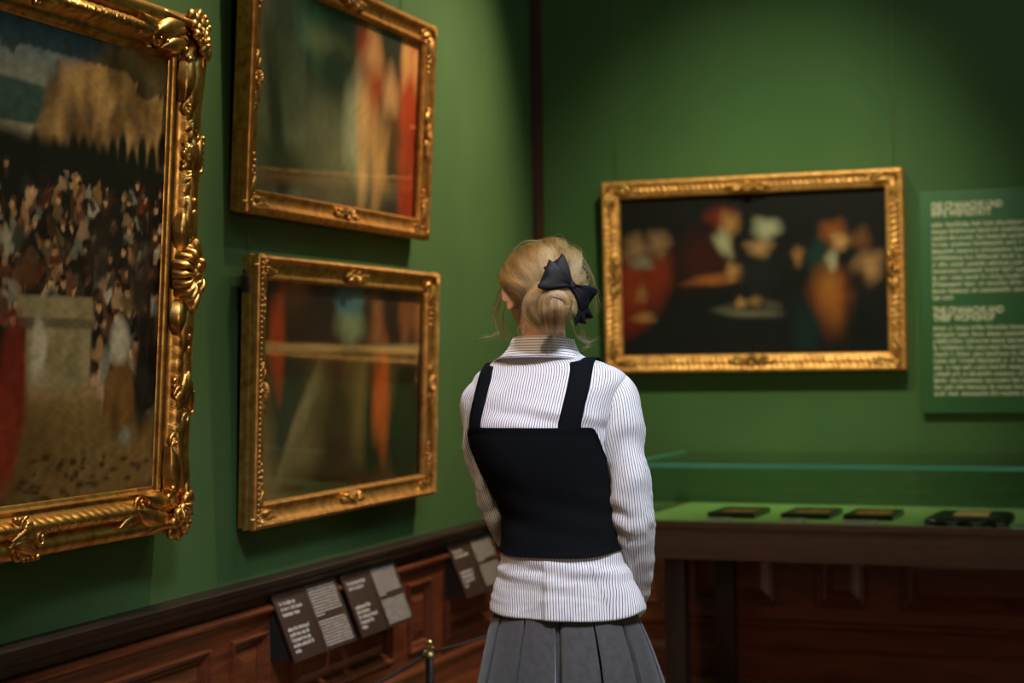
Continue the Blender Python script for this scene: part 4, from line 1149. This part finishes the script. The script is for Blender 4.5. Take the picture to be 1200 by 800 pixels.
# the bun: twisted loops with strands falling over it
S = []
def bun_p(a, rho, lift=1.):
    x, z = rho * cos(a), rho * sin(a); y = -sqrt(max(0, 1 - min(1, rho) ** 2)) * lift
    return BC + Vector((BR.x * x, BR.y * y, BR.z * z))
locks = []
for k in range(16): locks.append((R2.uniform(-.9, .4), R2.uniform(.55, 1.04), R2.uniform(-.35, -.02), R2.uniform(3.0, 4.6)))
for (a0, rho0, dr, sw) in locks:
    lt_ = R2.uniform(.15, .95)
    for _ in range(330):
        ja, jr, jl = R2.gauss(0, .10), R2.gauss(0, .045), R2.uniform(.88, 1.12); st = []
        for i in range(NS):
            t = i / (NS - 1); st.append(tuple(bun_p(a0 + ja + sw * t, max(.1, rho0 + jr + dr * t + .06 * sin(t * 6 + a0 * 5)), jl) + Vector((0, -.006 * sin(pi * t), 0))))
        S.append(st); TN.append(min(1, max(0, lt_ + R2.gauss(0, .16) - 2.2 * abs(jr))))
for k in range(12):                       # upright fall over the lower half of the bun
    x0 = -.62 + 1.15 * k / 11; cen = R2.uniform(-.05, .2); lt_ = R2.uniform(.2, 1)
    for _ in range(230):
        jx, jl, tl = R2.gauss(0, .06), R2.uniform(.95, 1.16), R2.uniform(1.12, 1.42); st = []
        for i in range(NS):
            t = i / (NS - 1); zz = cen + .25 - t * tl; x = (x0 * .85 + .10 + jx) * (1 - .42 * t) + .12 * x0 * sin(pi * t)
            rr = x * x + (zz * .92) ** 2; y = -sqrt(max(.02, 1.0 - min(.98, rr))) * jl
            st.append(tuple(BC + Vector((BR.x * x, BR.y * y - .004 * sin(pi * t) + .02 * max(0, t - .75), BR.z * zz))))
        S.append(st); TN.append(min(1, max(0, lt_ + R2.gauss(0, .15) - 3 * abs(jx))))
for k in range(7):                        # sweep down the left of the bun
    for _ in range(150):
        j1, j2, jl = R2.gauss(0, .05), R2.gauss(0, .05), R2.uniform(.9, 1.15); st = []
        for i in range(NS):
            t = i / (NS - 1); a = 1.5 + .1 * k + 2.2 * t + j1; rho = .70 + .045 * k + j2 + .12 * sin(pi * t)
            st.append(tuple(bun_p(a, rho, jl) + Vector((-.006 * sin(pi * t), -.008 * sin(pi * t), -.004 * t))))
        S.append(st); TN.append(min(1, max(0, .4 + .12 * (k % 4) + R2.gauss(0, .15))))
curves_obj('bun_strands', S, .00032, M_hair, TN)
# loose wisps
S = []
def wisp(pxs, n, spread, curl):
    base = smooth_path([PP(*p) for p in pxs], NS)
    for _ in range(n):
        o1 = Vector((R2.gauss(0, spread), R2.gauss(0, spread), R2.gauss(0, spread))); ph = R2.random() * 6; o2 = Vector((R2.gauss(0, spread), 0, R2.gauss(0, spread)))
        S.append([tuple(Vector(p) + o1 * (i / NS) + o2 * (i / NS) ** 2 * 2 + Vector((curl * sin(i * .55 + ph), 0, curl * cos(i * .5 + ph))) * (i / NS)) for i, p in enumerate(base)])
for w_ in (([(600, 320, .02), (588, 345, .04), (583, 372, .05), (588, 398, .04)], 26, .004, .003), ([(596, 330, .02), (582, 352, .03), (578, 372, .03), (584, 388, .03), (574, 394, .02), (562, 396, .02)], 12, .003, .002),
           ([(598, 325, .0), (586, 340, .01), (580, 360, .02), (579, 385, .02)], 16, .005, .003), ([(592, 355, .05), (590, 380, .05), (597, 402, .04)], 26, .004, .002),
           ([(668, 372, -.02), (676, 392, -.03), (690, 402, -.03), (682, 404, -.03)], 18, .004, .003), ([(672, 365, -.02), (682, 385, -.02), (686, 400, -.02), (697, 399, -.02)], 16, .004, .003), ([(670, 300, 0), (690, 318, 0), (698, 345, 0), (702, 372, .0)], 14, .005, .003), ([(665, 290, 0), (682, 302, 0), (692, 322, .0), (694, 340, .0)], 12, .004, .003), ([(640, 284, 0), (618, 282, 0), (602, 296, 0), (594, 312, 0)], 10, .005, .003),
           ([(615, 375, -.04), (606, 388, -.03), (612, 402, -.03)], 18, .004, .002), ([(650, 390, -.09), (648, 402, -.085), (652, 410, -.08)], 14, .006, .002)):
    wisp(*w_)
while len(S) < 900:
    d = Vector((R2.gauss(0, 1), R2.gauss(0, 1), R2.gauss(0, 1))).normalized()
    if not in_hair(d): continue
    p0 = hsurf(d, .95); out = HROT @ d; tg = (HROT @ slerp(d, dB, .4) - out).normalized(); ln = R2.uniform(.015, .05); ph = R2.random() * 6
    S.append([tuple(p0 + tg * ln * t + out * (.014 * R2.random() * 0 + .5 * ln * sin(2.6 * t) * .5) + Vector((sin(t * 5 + ph), sin(t * 4 + ph * 2), cos(t * 5 + ph))) * .003 * t) for t in np.linspace(0, 1, NS)])
curves_obj('loose_wisps', S, .00022, M_hair)

# --- bow
M_bow = mat('black_ribbon', (.0055, .0055, .0075), .6, spec=.3); bump(M_bow, 900, .2, .0004)
bow = empty('hair_bow', (0, 0, 0)); bow.parent = person
def bow_loop(K, E, w0, w1, th, name, notch=0., twist=0., nrm=(0, -1, 0)):
    K, E = Vector(K), Vector(E); ax = (E - K); ln = ax.length; ax.normalize(); nv = Vector(nrm); nv = (nv - ax * nv.dot(ax)).normalized(); up = ax.cross(nv)
    b = MB(); rings = []
    for i in range(15):
        t = i / 14; hw = w0 + (w1 - w0) * sst(0, .9, t) ** .8; tk = .003 + th * sin(pi * min(1, .08 + t * .84)) * (1 - .35 * t) if i < 14 else .0015
        ring = []
        for k in range(28):
            a = 2 * pi * k / 28; v = cos(a); d = sin(a)
            cre = -.55 * tk * exp(-(v / .35) ** 2) * (1 - t) if d > 0 else 0
            ex = notch * ln * (abs(v) - .5) * t * t
            ring.append(tuple(K + ax * (ln * t + ex + .004 * sin(v * 6) * t) + up * (hw * v + twist * t * t) + nv * (tk * abs(d) ** .7 * (1 if d > 0 else -1) + cre + .003 * sin(v * 7 + t * 3) * (1 - t))))
        rings.append(ring)
    b.grid(rings, cv=True); n = len(b.v); b.f.append(tuple(range(n - 28, n)))
    b.build(name, M_bow, bow)
K = PP(670, 334, -.130)
bow_loop(K, PP(638, 321, -.150), .007, .038, .016, 'bow_loop', .10, 0, (.1, -1, .1))
bow_loop(K, PP(648, 309, -.136), .006, .031, .011, 'bow_loop', .22, .006, (.0, -1, .3))
bow_loop(K, PP(691, 354, -.092), .007, .038, .016, 'bow_loop', .10, 0, (.45, -1, .1))
bow_loop(K, PP(680, 377, -.104), .004, .015, .004, 'bow_tail', .2, 0, (.4, -1, .1))
bow_loop(K, PP(688, 372, -.094), .004, .016, .004, 'bow_tail', .2, 0, (.4, -1, .1))
b = MB(); b.ellipsoid(K, (.010, .009, .013), Euler((0, radians(-35), 0)).to_matrix(), 16, 12, lambda d, p: (p.x, p.y * (1 + .1 * sin(d.z * 9)), p.z)); b.build('bow_knot', M_bow, bow)

# ======================= light =======================
def area(name, loc, target, size, power, col, sy=None):
    l = bpy.data.lights.new(name, 'AREA'); l.energy = power; l.color = col; l.size = size
    if sy: l.shape = 'RECTANGLE'; l.size_y = sy
    o = bpy.data.objects.new(name, l); COL.objects.link(o); o.location = loc
    o.rotation_euler = (Vector(target) - Vector(loc)).to_track_quat('-Z', 'Y').to_euler(); return o
def spot(name, loc, target, power, col, ang, blend, rad):
    l = bpy.data.lights.new(name, 'SPOT'); l.energy = power; l.color = col; l.spot_size = radians(ang); l.spot_blend = blend; l.shadow_soft_size = rad
    o = bpy.data.objects.new(name, l); COL.objects.link(o); o.location = loc
    o.rotation_euler = (Vector(target) - Vector(loc)).to_track_quat('-Z', 'Y').to_euler(); return o
WARM = (1, .80, .52); COOL = (.82, .88, 1)
spot('gallery_or_fill_spot', (1.75, -.45, 4.3), (0, -1.30, 1.75), 680, WARM, 50, 1, .06)
spot('gallery_or_fill_spot', (1.30, -2.65, 4.5), (0, -3.55, 2.0), 430, WARM, 40, 1, .06)
spot('gallery_or_fill_spot', (1.9, -2.6, 4.3), (.95, 0, 1.65), 450, (.84, .86, .55), 40, 1, .06)
spot('gallery_or_fill_spot', (.7, -2.5, 4.3), (1.35, 0, 1.3), 195, (.84, .86, .55), 38, 1, .06)
spot('gallery_or_fill_spot', (1.7, -1.9, 4.4), (1.35, -.65, .77), 110, WARM, 30, 1, .06)
o = area('skylight', (2.9, -5.5, 4.75), (1.2, -3.2, 1.25), .9, 13.5, COOL, .9); o.data.spread = radians(32)
area('fill_uplight', (3.6, -2.6, 4.0), (3.6, -2.6, 4.9), 2.0, 80, (.50, .88, 1), 2.0)  # added ambient fill bounced off the ceiling to lift the upper corners, no real fitting
o = area('window_light', (6.6, -9.6, 2.3), (1.2, -.3, .5), 1.6, 13, (1, .74, .50), 2.0); o.data.spread = radians(60)
spot('gallery_or_fill_spot', (.35, -5.0, 4.2), (1.05, -3.2, 1.2), 210, (1, .70, .42), 24, 1, .1)  # added warm fill for her left sleeve and ear, not a picture lamp
W = bpy.data.worlds.new('World'); SC.world = W; W.use_nodes = True
W.node_tree.nodes['Background'].inputs[0].default_value = (.02, .05, .06, 1); W.node_tree.nodes['Background'].inputs[1].default_value = .1

# ======================= camera =======================
cd = bpy.data.cameras.new('camera'); cam = bpy.data.objects.new('camera', cd); COL.objects.link(cam)
Mc = Matrix(((CR[0], CU[0], -CF[0], CAM[0]), (CR[1], CU[1], -CF[1], CAM[1]), (CR[2], CU[2], -CF[2], CAM[2]), (0, 0, 0, 1)))
cam.matrix_world = Mc
cd.sensor_width = 36; cd.lens = 36 * FPX / 1200; cd.clip_start = .05
cd.dof.use_dof = True; cd.dof.focus_distance = 4.27; cd.dof.aperture_fstop = 2.0
SC.camera = cam
SC.view_settings.view_transform = 'Standard'; SC.view_settings.look = 'None'
SC.view_settings.exposure = 0; SC.view_settings.gamma = 1; SC.view_settings.use_curve_mapping = False
